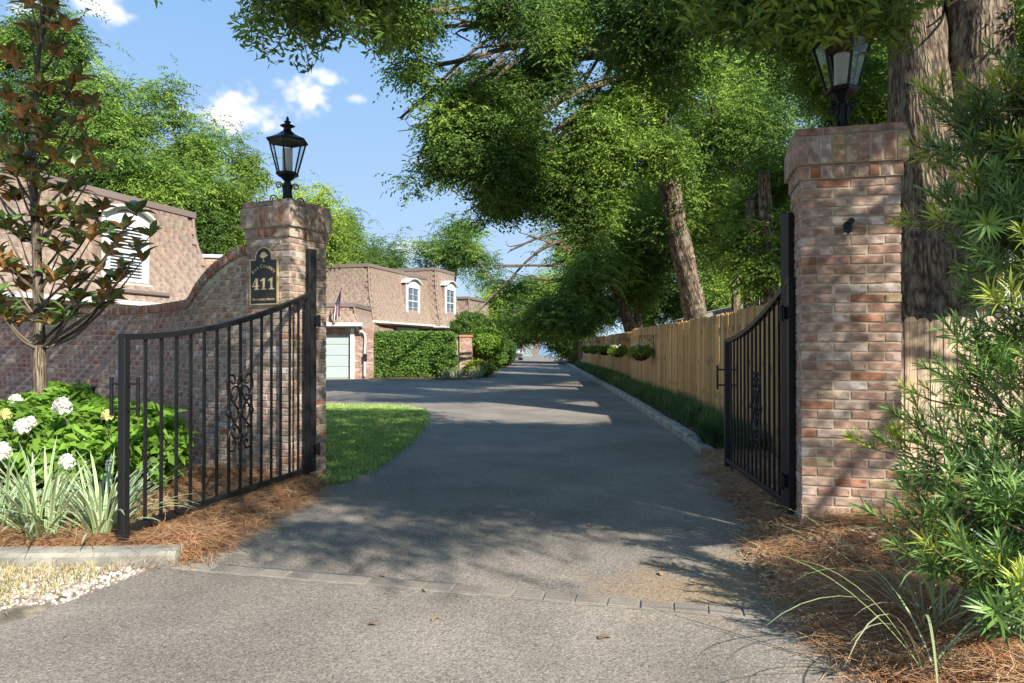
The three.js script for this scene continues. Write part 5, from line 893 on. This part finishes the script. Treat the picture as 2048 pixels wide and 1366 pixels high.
  cover('lilyturf', 'small green lilyturf tufts at the end of the kerb by the folded gate', lt, [[2.5, 8.7], [2.45, 9.3], [3.0, 9.4], [3.1, 8.5], [2.75, 8.0]], (x, d) => hStrip(x, d, 0.1), 60, [[.035, .085, .02], [.05, .11, .025]]);
}

// ================= houses =================
const mShingle = [[.575, .435, .36], [.555, .415, .345], [.595, .455, .375], [.535, .40, .33], [.57, .43, .355]].map((c) => mat({ color: lin(...c), map: texConcrete, bumpMap: texMottleBump, bumpScale: 0.006, roughness: 0.95 }));
const SH = [[.575, .435, .36], [.555, .415, .345], [.595, .455, .375], [.535, .40, .33], [.57, .43, .355]];
const mShMix = mat({ map: texConcrete, bumpMap: texMottleBump, bumpScale: 0.006, roughness: 0.95, vertexColors: true });
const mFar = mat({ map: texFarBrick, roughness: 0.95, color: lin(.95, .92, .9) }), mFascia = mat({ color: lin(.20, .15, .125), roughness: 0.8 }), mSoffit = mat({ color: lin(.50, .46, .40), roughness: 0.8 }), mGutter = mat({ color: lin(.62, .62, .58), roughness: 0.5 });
const mRoofTop = mat({ color: lin(.20, .19, .18), roughness: 0.95 });
// a mansard storey: half sizes at the eaves, foot and top heights, inset of the top; faces: which sides get shingles, with how many of them single
function mansard(root, cx, cz, hx, hz, y0, y1, ins, faces, most, row, tab, seed) {
  const r = rng(seed), N = 10, prof = []; for (let i = 0; i <= N; i++) { const t = i / N; prof.push([ins * (1 - Math.pow(1 - t, 2.1)), lerp(y0, y1, t)]); }
  const pos = [], idx = [];
  for (const [q, y] of prof) for (const [sx, sz] of [[-1, 1], [1, 1], [1, -1], [-1, -1]]) pos.push(cx + sx * (hx - q - 0.02), y, cz + sz * (hz - q - 0.02));
  for (let i = 0; i < N; i++) for (let j = 0; j < 4; j++) { const a = i * 4 + j, b = i * 4 + (j + 1) % 4; idx.push(a, b, a + 4, a + 4, b, b + 4); }
  idx.push(N * 4, N * 4 + 1, N * 4 + 2, N * 4, N * 4 + 2, N * 4 + 3);
  let g = new THREE.BufferGeometry(); g.setAttribute('position', new THREE.Float32BufferAttribute(pos, 3)); g.setIndex(idx); mesh('roof_deck', uvBox(g, 1), mat({ color: lin(.30, .21, .17), roughness: 1, map: texMottle }), root);
  const geos = [0, 1, 2].map((k) => uvBox(box(tab - 0.012, row * 1.25, 0.018, 0, 0, 0), 0.9, k * 0.37, k * 0.53)), rest = []; let n = 0;
  const inset = (y) => { const t = (y - y0) / (y1 - y0); return ins * (1 - Math.pow(1 - clamp(t, 0, 1), 2.1)); };
  for (const f of faces) {
    const ry = [0, Math.PI / 2, Math.PI, -Math.PI / 2][f];
    for (let j = 0, y = y0 + row * 0.45; y < y1 - row * 0.3; j++) {
      const q = inset(y), sl = (inset(y + 0.03) - inset(y - 0.03)) / 0.06, tilt = Math.atan(sl), half = (f % 2 ? hz : hx) - q, dist = (f % 2 ? hx : hz) - q;
      for (let u = -half + ((j % 2) * 0.5 + 0.5) * tab; u < half - tab * 0.3; u += tab) {
        const loc = new THREE.Vector3(u + (r() - 0.5) * 0.01, y + (r() - 0.5) * 0.012, dist + 0.012 + r() * 0.006), e = new THREE.Euler(-tilt + 0.07, 0, (r() - 0.5) * 0.015, 'YXZ'), c = (r() * 5) | 0, gm = geos[(r() * 3) | 0];
        const m = new THREE.Matrix4().makeRotationY(ry).multiply(new THREE.Matrix4().compose(loc, new THREE.Quaternion().setFromEuler(e), new THREE.Vector3(1, 1, 1)));
        m.premultiply(new THREE.Matrix4().makeTranslation(cx, 0, cz));
        if (n < most) { const o = mesh('shingle', gm, mShingle[c], root); o.applyMatrix4(m); n++; } else { const k = gm.clone(); k.applyMatrix4(m); rest.push(paint(k, SH[c].map((v) => v * (0.95 + r() * 0.1)))); }
      }
      y += row * Math.cos(tilt);
    }
  }
  if (rest.length) mesh('shingles_beyond', merge(rest), mShMix, root).userData.kind = 'stuff';
  for (const [sx, sz] of [[1, 1], [1, -1], [-1, 1], [-1, -1]]) mesh('hip_trim', tube(prof.map(([q, y]) => new THREE.Vector3(cx + sx * (hx - q), y, cz + sz * (hz - q))), 0.05, 0.05, 10, 6), mShingle[3], root);
  mesh('fascia', merge([box((hx - ins) * 2 + 0.12, 0.16, (hz - ins) * 2 + 0.12, cx, y1 + 0.05, cz)]), mFascia, root); mesh('roof_top', box((hx - ins) * 2 - 0.1, 0.1, (hz - ins) * 2 - 0.1, cx, y1 + 0.1, cz), mRoofTop, root);
  mesh('soffit', box(hx * 2 + 0.06, 0.08, hz * 2 + 0.06, cx, y0 - 0.03, cz), mSoffit, root); mesh('gutter', merge([box(hx * 2 + 0.2, 0.1, 0.1, cx, y0 + 0.02, cz + hz + 0.08), box(0.1, 0.1, hz * 2 + 0.1, cx - hx - 0.08, y0 + 0.02, cz)]), mGutter, root);
}
// arched dormer: local x along the wall, facing +z
function dormer(root, x, y0, z, w, h, depth, ry = 0, blinds = false) {
  const o = new THREE.Group(); o.name = 'dormer'; o.position.set(x, y0, z); o.rotation.y = ry; root.add(o);
  const t = 0.13, arch = h * 0.13;
  for (const k of [-1, 1]) mesh('cheek', uvBox(box(0.06, h - 0.1, depth, k * (w / 2 + 0.05), h / 2 - 0.05, -depth / 2 - 0.02), 0.9), mShingle[1], o);
  const s = new THREE.Shape(); s.moveTo(-w / 2 - 0.1, 0); s.lineTo(w / 2 + 0.1, 0); s.lineTo(w / 2 + 0.1, h); s.quadraticCurveTo(0, h + arch * 2.2, -w / 2 - 0.1, h); s.closePath();
  const hole = new THREE.Path(); hole.moveTo(-w / 2 + t * 0.6, 0.14); hole.lineTo(w / 2 - t * 0.6, 0.14); hole.lineTo(w / 2 - t * 0.6, h - 0.22); hole.lineTo(-w / 2 + t * 0.6, h - 0.22); hole.closePath(); s.holes.push(hole);
  mesh('frame', new THREE.ExtrudeGeometry(s, { depth: 0.07, bevelEnabled: false, curveSegments: 8 }), mWhite, o);
  const hs = new THREE.Shape(); hs.moveTo(-w / 2 - 0.16, h); hs.quadraticCurveTo(0, h + arch * 2.3, w / 2 + 0.16, h); hs.lineTo(w / 2 + 0.16, h + 0.06); hs.quadraticCurveTo(0, h + arch * 2.3 + 0.07, -w / 2 - 0.16, h + 0.06); hs.closePath();
  mesh('hood', new THREE.ExtrudeGeometry(hs, { depth: depth * 0.6 + 0.22, bevelEnabled: false, curveSegments: 8 }).translate(0, 0, -depth * 0.6), mGutter, o);
  mesh('sill', box(w + 0.34, 0.08, 0.2, 0, -0.03, 0.02), mWhite, o);
  const iw = w - t * 1.2, ih = h - 0.36; 
  mesh('pane', box(iw, ih, 0.012, 0, 0.14 + ih / 2, 0.015), mDarkPane, o);
  mesh('meeting_rail', box(iw, 0.06, 0.04, 0, 0.14 + ih / 2, 0.04), mWhite, o);
  if (blinds) for (let k = 0; k < 16; k++) mesh('blind_slat', box(iw * 0.94, 0.03, 0.012, 0, 0.2 + (ih - 0.1) * k / 15, 0.035), mWhite, o);
  else { for (const k of [0]) mesh('glazing_bar', box(0.014, ih, 0.025, k * iw / 4, 0.14 + ih / 2, 0.03), mWhite, o); for (const k of [0.25, 0.75]) mesh('glazing_bar', box(iw, 0.014, 0.022, 0, 0.14 + ih * k, 0.03), mWhite, o); }
}
const HOUSE = Math.atan2(0.96, 0.28);
{ // near house behind the garden wall
  const hx = 6.0, hz = 4.0, ins = 0.95, corner = V(-9.0, 19.9), xh = new THREE.Vector3(0.28, 0, -0.96), nh = new THREE.Vector3(0.96, 0, 0.28);
  const c = corner.clone().addScaledVector(xh, -(hx - ins)).addScaledVector(nh, -(hz - ins));
  const o = thing('mansard_house', 'pinkish shingled mansard house with an arched white dormer behind the magnolia', 'house', c, HOUSE, 'shingled mansard houses');
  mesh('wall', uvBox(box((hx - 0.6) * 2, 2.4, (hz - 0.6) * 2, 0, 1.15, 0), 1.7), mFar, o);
  mansard(o, 0, 0, hx, hz, 2.35, 5.0, ins, [0, 1], 296, 0.15, 0.34, 901);
  dormer(o, hx - ins - 2.9, 2.86, hz - 0.42, 1.15, 1.6, 0.9, 0, true);
  mesh('ledge', box(2.0, 0.1, 0.5, hx - ins - 2.8, 2.66, hz - 0.32, 0.02), mFascia, o);
  mesh('vent_ledge', box(0.9, 0.08, 0.14, hx - 6.2, 3.0, hz - 0.42, 0.02), mWhite, o);
  // porch window below
  const w = new THREE.Group(); w.name = 'window'; w.position.set(-2.4, 1.3, hz - 0.58); o.add(w); mesh('frame', box(1.5, 1.1, 0.08, 0, 0.3, 0), mWhite, w); mesh('pane', box(1.3, 0.9, 0.02, 0, 0.3, 0.045), mDarkPane, w);
  // low flat-roofed wing glimpsed between the house and the wall
  const p = thing('flat_roofed_wing', 'small pale-coped brick wing glimpsed between the near house and the pillar', 'building', V(-10.3, 25.4), 0.2);
  mesh('wall', uvBox(box(1.7, 4.4, 2, 0, 2.2, 0), 1.7), mFar, p); mesh('coping', box(1.85, 0.12, 2.15, 0, 4.46, 0, 0.02), mWhite, p); mesh('band', box(1.74, 0.22, 2.04, 0, 4.2, 0), mBrick[1], p);
}
{ // mansard house by the parking court
  const o = thing('mansard_house', 'shingled mansard house with two white dormers and a pale garage door behind the hedge', 'house', V(-6.87, 33.8), HOUSE, 'shingled mansard houses');
  const ins = 0.62;                                              // local x runs away along the house, z towards the drive; origin at the near roof corner
  mansard(o, 3.9, -3.4, 3.9 + ins, 3.4 + ins, 2.5, 5.2, ins, [0, 3], 0, 0.14, 0.32, 911);
  const bx = 7.1, bz = 0.5;                                      // second block steps towards the drive
  mansard(o, bx + 1.45, bz - 2.4, 1.45 + ins, 2.4 + ins, 2.45, 5.75, ins, [0, 3], 0, 0.14, 0.32, 912);
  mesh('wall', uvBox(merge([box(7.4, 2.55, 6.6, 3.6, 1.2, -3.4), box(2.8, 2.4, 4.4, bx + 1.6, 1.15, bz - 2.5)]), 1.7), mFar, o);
  dormer(o, 4.4, 2.95, 0.3, 1.5, 1.75, 0.7);
  dormer(o, bx + 1.5, 3.0, bz + 0.3, 1.4, 1.9, 0.7);
  mesh('eave_band', box(2.6, 0.3, 0.12, 4.2, 2.2, 0.12), mWhite, o);
  const w = new THREE.Group(); w.name = 'window'; w.position.set(4.2, 1.5, -0.08); o.add(w); mesh('frame', box(2.2, 1.1, 0.1, 0, 0, 0), mWhite, w); mesh('pane', box(2.0, 0.9, 0.04, 0, 0, 0.045), mDarkPane, w);
  mesh('porch_post', box(0.14, 2.4, 0.14, bx + 3.0, 1.2, bz + 0.4), mWhite, o); mesh('ledge', box(1.5, 0.08, 0.3, 6.2, 2.78, 0.35), mFascia, o);
  // garage wing, square to the drive
  const g = thing('garage_wing', 'low brick garage wing with a pale blue-grey door and gutter, flag above it', 'garage', V(-8.5, 29.7));
  mesh('wall', uvBox(merge([box(0.95, 2.2, 5, 2.2, 1.1, -2.5), box(2.35, 0.35, 5, 0.55, 2.02, -2.5), box(2.2, 2.2, 5, -1.7, 1.1, -2.5)]), 1.7), mFar, g);
  mesh('corner_trim', box(0.16, 2.15, 0.1, 1.80, 1.07, 0.03), mWhite, g);
  const door = mesh('door', box(2.2, 1.9, 0.06, 0.6, 0.95, -0.12), mat({ color: lin(.40, .46, .44), roughness: 0.5 }), g); for (let k = 0; k < 4; k++) mesh('door_panel', box(2.16, 0.43, 0.03, 0.6, 0.25 + k * 0.47, -0.085, 0.01), mat({ color: lin(.42, .48, .46), roughness: 0.5 }), door);
  mansard(g, -0.4, -2.6, 2.6, 2.9, 2.22, 3.05, 0.35, [0, 1], 0, 0.14, 0.32, 913);
  mesh('gutter_front', box(5.4, 0.16, 0.16, -0.4, 2.26, 0.38, 0.02), mGutter, g);
  mesh('downpipe', tube([new THREE.Vector3(2.05, 2.2, 0.36), new THREE.Vector3(2.1, 2.02, 0.2), new THREE.Vector3(2.3, 1.9, 0.08), new THREE.Vector3(2.32, 1.0, 0.07), new THREE.Vector3(2.32, 0.1, 0.08)], 0.05, 0.05, 16, 8), mGutter, g);
  mesh('wall_lamp', box(0.14, 0.3, 0.14, 2.35, 0.9, 0.1, 0.02), mIronMatte, g);
  // flag
  const f = thing('flag', 'striped flag with blue starred corner drooping from a short pole above the garage', 'flag', V(-7.48, 29.2, 2.45)); f.rotation.y = 0.1;
  mesh('pole', tube([new THREE.Vector3(-0.05, 0.1, -0.2), new THREE.Vector3(0.25, 0.75, 0.15), new THREE.Vector3(0.48, 1.28, 0.4)], 0.02, 0.016, 6, 8), mat({ color: lin(.12, .06, .035), roughness: 0.5 }), f);
  const tex = canvasTex(380, 200, (x, w, h) => { for (let i = 0; i < 13; i++) { x.fillStyle = i % 2 ? '#e6e2dc' : '#9d2733'; x.fillRect(0, i * h / 13, w, h / 13 + 1); } x.fillStyle = '#252c58'; x.fillRect(0, 0, w * 0.4, h * 7 / 13); x.fillStyle = '#e8e6e6'; for (let j = 0; j < 9; j++) for (let i = 0; i < (j % 2 ? 5 : 6); i++) { const cx = (i + (j % 2 ? 1 : 0.5)) * w * 0.4 / 6, cy = (j + 0.6) * h * 7 / 13 / 9.4; x.beginPath(); for (let k = 0; k < 10; k++) { const a = k * 0.628 - 1.571, q = k % 2 ? 2 : 5; x.lineTo(cx + Math.cos(a) * q, cy + Math.sin(a) * q); } x.fill(); } });
  const cl = new THREE.PlaneGeometry(1, 1, 18, 24), cp = cl.attributes.position, cu = cl.attributes.uv;
  for (let i = 0; i < cp.count; i++) { const a = cp.getX(i) + 0.5, b = 0.5 - cp.getY(i); const ax = lerp(0.46, 0.12, a), ay = lerp(1.22, 0.55, a); const fold = Math.sin(a * 16 + b * 2) * 0.05 * (0.3 + b); cp.setXYZ(i, ax * (1 - b * 0.25) + b * 0.06 + a * b * -0.1, ay - b * (1.05 - a * 0.35), lerp(0.38, 0.02, a) + fold); cu.setXY(i, b, 1 - a); }
  cl.computeVertexNormals(); mesh('cloth', cl, mat({ map: tex, side: THREE.DoubleSide, roughness: 0.85 }), f);
}
{ // farther houses along the drive and at its end
  const o = thing('mansard_house', 'distant shingled mansard roof rising behind the round clipped bush', 'house', V(-2.6, 47.5), HOUSE + 0.02, 'shingled mansard houses');
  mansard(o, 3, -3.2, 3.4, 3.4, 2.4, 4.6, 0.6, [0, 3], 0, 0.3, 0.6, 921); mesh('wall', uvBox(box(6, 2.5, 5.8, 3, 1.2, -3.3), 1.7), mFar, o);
  const e = thing('bay_house', 'pale house with a grey double garage door closing the end of the drive', 'house', V(1.6, 152, -0.85));
  mesh('wall', uvBox(merge([box(1.2, 3.3, 8, 3.6, 1.65, -4), box(0.8, 3.3, 8, -1.6, 1.65, -4), box(4.6, 1.0, 8, 1.0, 2.75, -4)]), 1.7), mat({ color: lin(.22, .17, .14), roughness: 0.9 }), e);
  const dr = mesh('garage_door', box(4.4, 2.3, 0.1, 1.0, 1.15, -0.15), mat({ color: lin(.22, .27, .26), roughness: 0.6 }), e); for (let k = 0; k < 4; k++) mesh('door_panel', box(4.3, 0.5, 0.05, 1.0, 0.3 + k * 0.56, -0.08), mat({ color: lin(.24, .29, .28), roughness: 0.6 }), dr);
  mesh('flat_roof', box(7, 0.7, 9, 1.0, 3.6, -4), mFascia, e);
  mesh('upper_storey', box(7.4, 3.6, 6, 0.8, 5.4, -6), mat({ color: lin(.62, .55, .48), roughness: 0.9 }), e);
  const w = new THREE.Group(); w.name = 'window'; w.position.set(2.3, 5.4, -2.95); e.add(w); mesh('frame', box(1.5, 2.2, 0.1, 0, 0, 0), mWhite, w); mesh('pane', box(1.2, 1.9, 0.06, 0, 0, 0.05), mDarkPane, w);
  mesh('roof', uvBox(box(8.2, 0.5, 7, 0.8, 7.4, -6), 1), mFascia, e); mesh('shutter', box(0.5, 2.2, 0.1, 0.9, 5.4, -2.94), mWhite, e);
  // neighbours over the fence on the right
  const nb = thing('neighbour_house', 'pale neighbouring house with a tan roof glimpsed behind the oak trunk', 'house', V(15.5, 21), -0.15);
  mesh('wall', box(9, 4.2, 7, 0, 2.1, 0), mat({ color: lin(.66, .64, .60), roughness: 0.8 }), nb);
  const rs = new THREE.Shape([[-5, 0], [5, 0], [0, 2.4]].map(([x, y]) => new THREE.Vector2(x, y))); mesh('roof', uvBox(new THREE.ExtrudeGeometry(rs, { depth: 8, bevelEnabled: false }).translate(0, 4.2, -4), 1), mShingle[0], nb);
  mesh('window', box(1.2, 1.3, 0.06, -1.5, 2.4, 3.52), mDarkPane, nb); mesh('awning', box(3, 0.16, 1.4, -4.2, 2.5, 3.9, 0.02), mSoffit, nb);
  const gr = thing('low_roof', 'low grey shed roof peeking over the fence beside the leaning trunk', 'shed', V(8.6, 27.5)); mesh('wall', box(3.4, 2.4, 3, 0, 1.2, 0), mat({ color: lin(.45, .42, .38), roughness: 0.9 }), gr); const rs2 = new THREE.Shape([[-2, 0], [2, 0], [1.2, 0.8], [-1, 0.3]].map(([x, y]) => new THREE.Vector2(x, y))); mesh('roof', uvBox(new THREE.ExtrudeGeometry(rs2, { depth: 3.6, bevelEnabled: false }).translate(0, 2.4, -1.8), 1), mat({ color: lin(.36, .34, .32), map: texMottle, roughness: 0.95 }), gr);
}
// ================= clipped hedge, bushes, pier and wooden gate by the house =================
{
  const r = rng(940), sp = [1, 2].map((k) => leafSpray(rng(945 + k), 26, 0.16, 0.085, 0.05));
  const h = thing('clipped_hedge', 'tall square-clipped green hedge in front of the mansard house', 'hedge', V(-4.25, 30.6)), W = 3.3, D = 1.4, H = 1.88;
  for (let k = 0; k < 14; k++) { const x = -W / 2 + 0.2 + k * 0.223; mesh('stem', tube([new THREE.Vector3(x, -0.05, 0), new THREE.Vector3(x + (r() - 0.5) * 0.2, H * 0.5, (r() - 0.5) * 0.6), new THREE.Vector3(x + (r() - 0.5) * 0.4, H * 0.9, (r() - 0.5))], 0.03, 0.012, 6, 5), mTwig, h); }
  const l = [[], []]; for (let i = 0; i < 6200; i++) { const f = r(), u = r() - 0.5, v = r(), d = i % 3 ? r() * 0.16 - 0.03 : r() * 0.6; const p = f < 0.52 ? [u * W, v * H, D / 2 - d] : f < 0.75 ? [u * W, H - d, (v - 0.5) * D] : f < 0.92 ? [W / 2 - d, v * H, u * D] : [-W / 2 + d, v * H, u * D]; const k = 0.6 + r() * 0.8; l[i % 2].push({ p: new THREE.Vector3(p[0], Math.max(0.1, p[1]), p[2]), r: [r() - 0.5, r() * 6.28, r() - 0.5], s: 0.8 + r() * 0.5, c: lin(.17 * k, .30 * k, .05 * k) }); }
  l.forEach((q, k) => scatter('foliage', sp[k], mLeaf, q, h));
  const ball = (label, x, d, cy, R, Ry, n, col, trunk, group) => { const o = thing('clipped_bush', label, 'bush', V(x, d, 0.03), 0, group); if (trunk) for (let k = 0; k < 4; k++) mesh('trunk', tube([new THREE.Vector3((k - 1.5) * 0.07, -0.05, 0), new THREE.Vector3((k - 1.5) * 0.1, cy * 0.5, 0.05 * k), new THREE.Vector3((k - 1.5) * 0.22, cy, 0)], 0.045, 0.03, 8, 6), mBarkPale, o); const q = [[], []]; for (let i = 0; i < n; i++) { const z = r() * 2 - 1, a = r() * 6.283, s = Math.sqrt(1 - z * z), k = Math.pow(r(), 0.25), v = 0.7 + r() * 0.6; q[i % 2].push({ p: new THREE.Vector3(Math.cos(a) * s * R * k, Math.max(0.08, cy + z * Ry * k), Math.sin(a) * s * R * k), r: [r() - 0.5, r() * 6.28, r() - 0.5], s: 0.9 + r() * 0.5, c: lin(col[0] * v, col[1] * v, col[2] * v) }); } q.forEach((e, k) => scatter('foliage', sp[k], mLeaf, e, o)); };
  ball('bright green round clipped bush on bare trunks beside the brick pier', -1.25, 32.4, 1.52, 0.78, 0.62, 1100, [.24, .38, .04], true);
  ball('yellow-green low shrub in the bed below the round bush', -1.5, 31.2, 0.35, 0.55, 0.34, 300, [.30, .36, .05], false, 'low shrubs in the house bed');
  ball('small leafy shrub against the hedge end by the wooden gate', -2.85, 29.9, 0.7, 0.4, 0.66, 260, [.16, .28, .045], false, 'low shrubs in the house bed');
  ball('dark green shrub beyond the round bush along the drive', -1.1, 36.5, 0.9, 0.8, 0.85, 500, [.12, .22, .035], false, 'low shrubs in the house bed');
  ball('dark shrub beside the silver car', -0.75, 46, 1.0, 1.0, 1.0, 600, [.12, .21, .035], false, 'low shrubs in the house bed');
  ball('tall dark shrub against the far roof by the round bush', -2.2, 38, 2.0, 1.2, 1.2, 900, [.12, .21, .035], false, 'low shrubs in the house bed');
  const pale = [0, 1, 2].map(() => tuft(r, 60, 0.42, 0.016, 0.25, 0.9, 1.2, [[.40, .45, .28], [.50, .50, .34], [.25, .34, .14]]));
  [['pale tufted grass at the hedge corner of the house bed', -2.75, 29.0], ['pale tufted grass in the middle of the house bed', -2.2, 28.95], ['pale tufted grass beside the brick pier foot', -2.45, 29.7], ['pale tufted grass at the tip of the house bed', -1.65, 29.2], ['pale tufted grass in front of the round bush', -1.45, 30.0]].forEach(([label, x, d], i) => { const o = thing('grass_tuft', label, 'plant', V(x, d, 0.03), 0, 'pale grasses in the house bed'); mesh('blades', pale[i % 3], mBlade, o).userData.kind = 'stuff'; o.scale.setScalar(1.1 + r() * 0.3); o.rotation.y = r() * 6; });
  // brick pier and low wall
  const p = thing('brick_pier', 'short brick pier with a sloped cap beside the wooden gate', 'pier', V(-2.08, 31.4), 0.15); mesh('shaft', uvBox(box(0.55, 1.75, 0.55, 0, 0.87, 0), 1.7), mFar, p); mesh('cap', box(0.63, 0.12, 0.63, 0, 1.8, 0, 0.03), mBrick[7], p); mesh('low_wall', uvBox(box(0.3, 1.5, 3.6, 0.2, 0.75, -2.1), 1.7), mFar, p);
  const g = thing('wooden_gate', 'narrow weathered plank gate between hedge and brick pier', 'gate', V(-2.62, 31.2)); for (let k = 0; k < 5; k++) mesh('plank', box(0.09, 1.72, 0.025, -0.2 + k * 0.1, 0.88, 0), mFenceGrey[k % 4], g); for (const y of [0.35, 1.3]) mesh('brace', box(0.5, 0.08, 0.03, 0, y, 0.028), mFenceGrey[0], g); mesh('lattice_panel', box(0.2, 0.22, 0.02, 0.08, 1.32, 0.05), mIronMatte, g);
}
// silver car parked along the drive
{
  const o = thing('parked_car', 'silver sport-utility car parked nose-in on the house side of the far drive', 'car', V(0.0, 72, drop(72)), 0.06), paintM = new THREE.MeshPhysicalMaterial({ color: lin(.50, .54, .58), metalness: 0.6, roughness: 0.3, clearcoat: 1 });
  const s = new THREE.Shape(); s.moveTo(-2.3, 0.35); s.lineTo(2.25, 0.35); s.quadraticCurveTo(2.4, 0.8, 2.2, 1.0); s.lineTo(1.1, 1.12); s.lineTo(0.4, 1.68); s.quadraticCurveTo(-0.8, 1.82, -1.9, 1.7); s.lineTo(-2.25, 1.1); s.quadraticCurveTo(-2.42, 0.7, -2.3, 0.35);
  mesh('body', new THREE.ExtrudeGeometry(s, { depth: 1.7, bevelEnabled: true, bevelSize: 0.06, bevelThickness: 0.08, bevelSegments: 2 }).translate(0, 0, -0.85).rotateY(-Math.PI / 2), paintM, o);
  mesh('windscreen', box(1.45, 0.52, 0.03, 0, 1.42, 0.86, 0.01).rotateX(0), mDarkPane, o).rotation.x = 0; mesh('rear_window', box(1.5, 0.5, 0.05, 0, 1.42, 2.18, 0.01), mDarkPane, o);
  for (const x of [-1, 1]) { mesh('side_window', box(0.03, 0.42, 2.4, x * 0.935, 1.42, 0.6), mDarkPane, o); mesh('tail_light', box(0.16, 0.34, 0.06, x * 0.8, 1.0, 2.4, 0.01), mat({ color: lin(.35, .02, .015), roughness: 0.3 }), o); for (const z of [-1.45, 1.4]) { const w = mesh('wheel', new THREE.CylinderGeometry(0.36, 0.36, 0.24, 18).rotateZ(Math.PI / 2).translate(x * 0.86, 0.36, z), mat({ color: lin(.02, .02, .02), roughness: 0.8 }), o); mesh('rim', new THREE.CylinderGeometry(0.22, 0.22, 0.26, 12).rotateZ(Math.PI / 2).translate(x * 0.87, 0.36, z), paintM, w); } }
  mesh('bumper', box(1.8, 0.28, 0.2, 0, 0.55, 2.38, 0.04), mat({ color: lin(.05, .05, .055), roughness: 0.6 }), o); mesh('number_plate', box(0.4, 0.16, 0.02, 0, 0.85, 2.42), mWhite, o);
}
renderer.render(scene, camera);
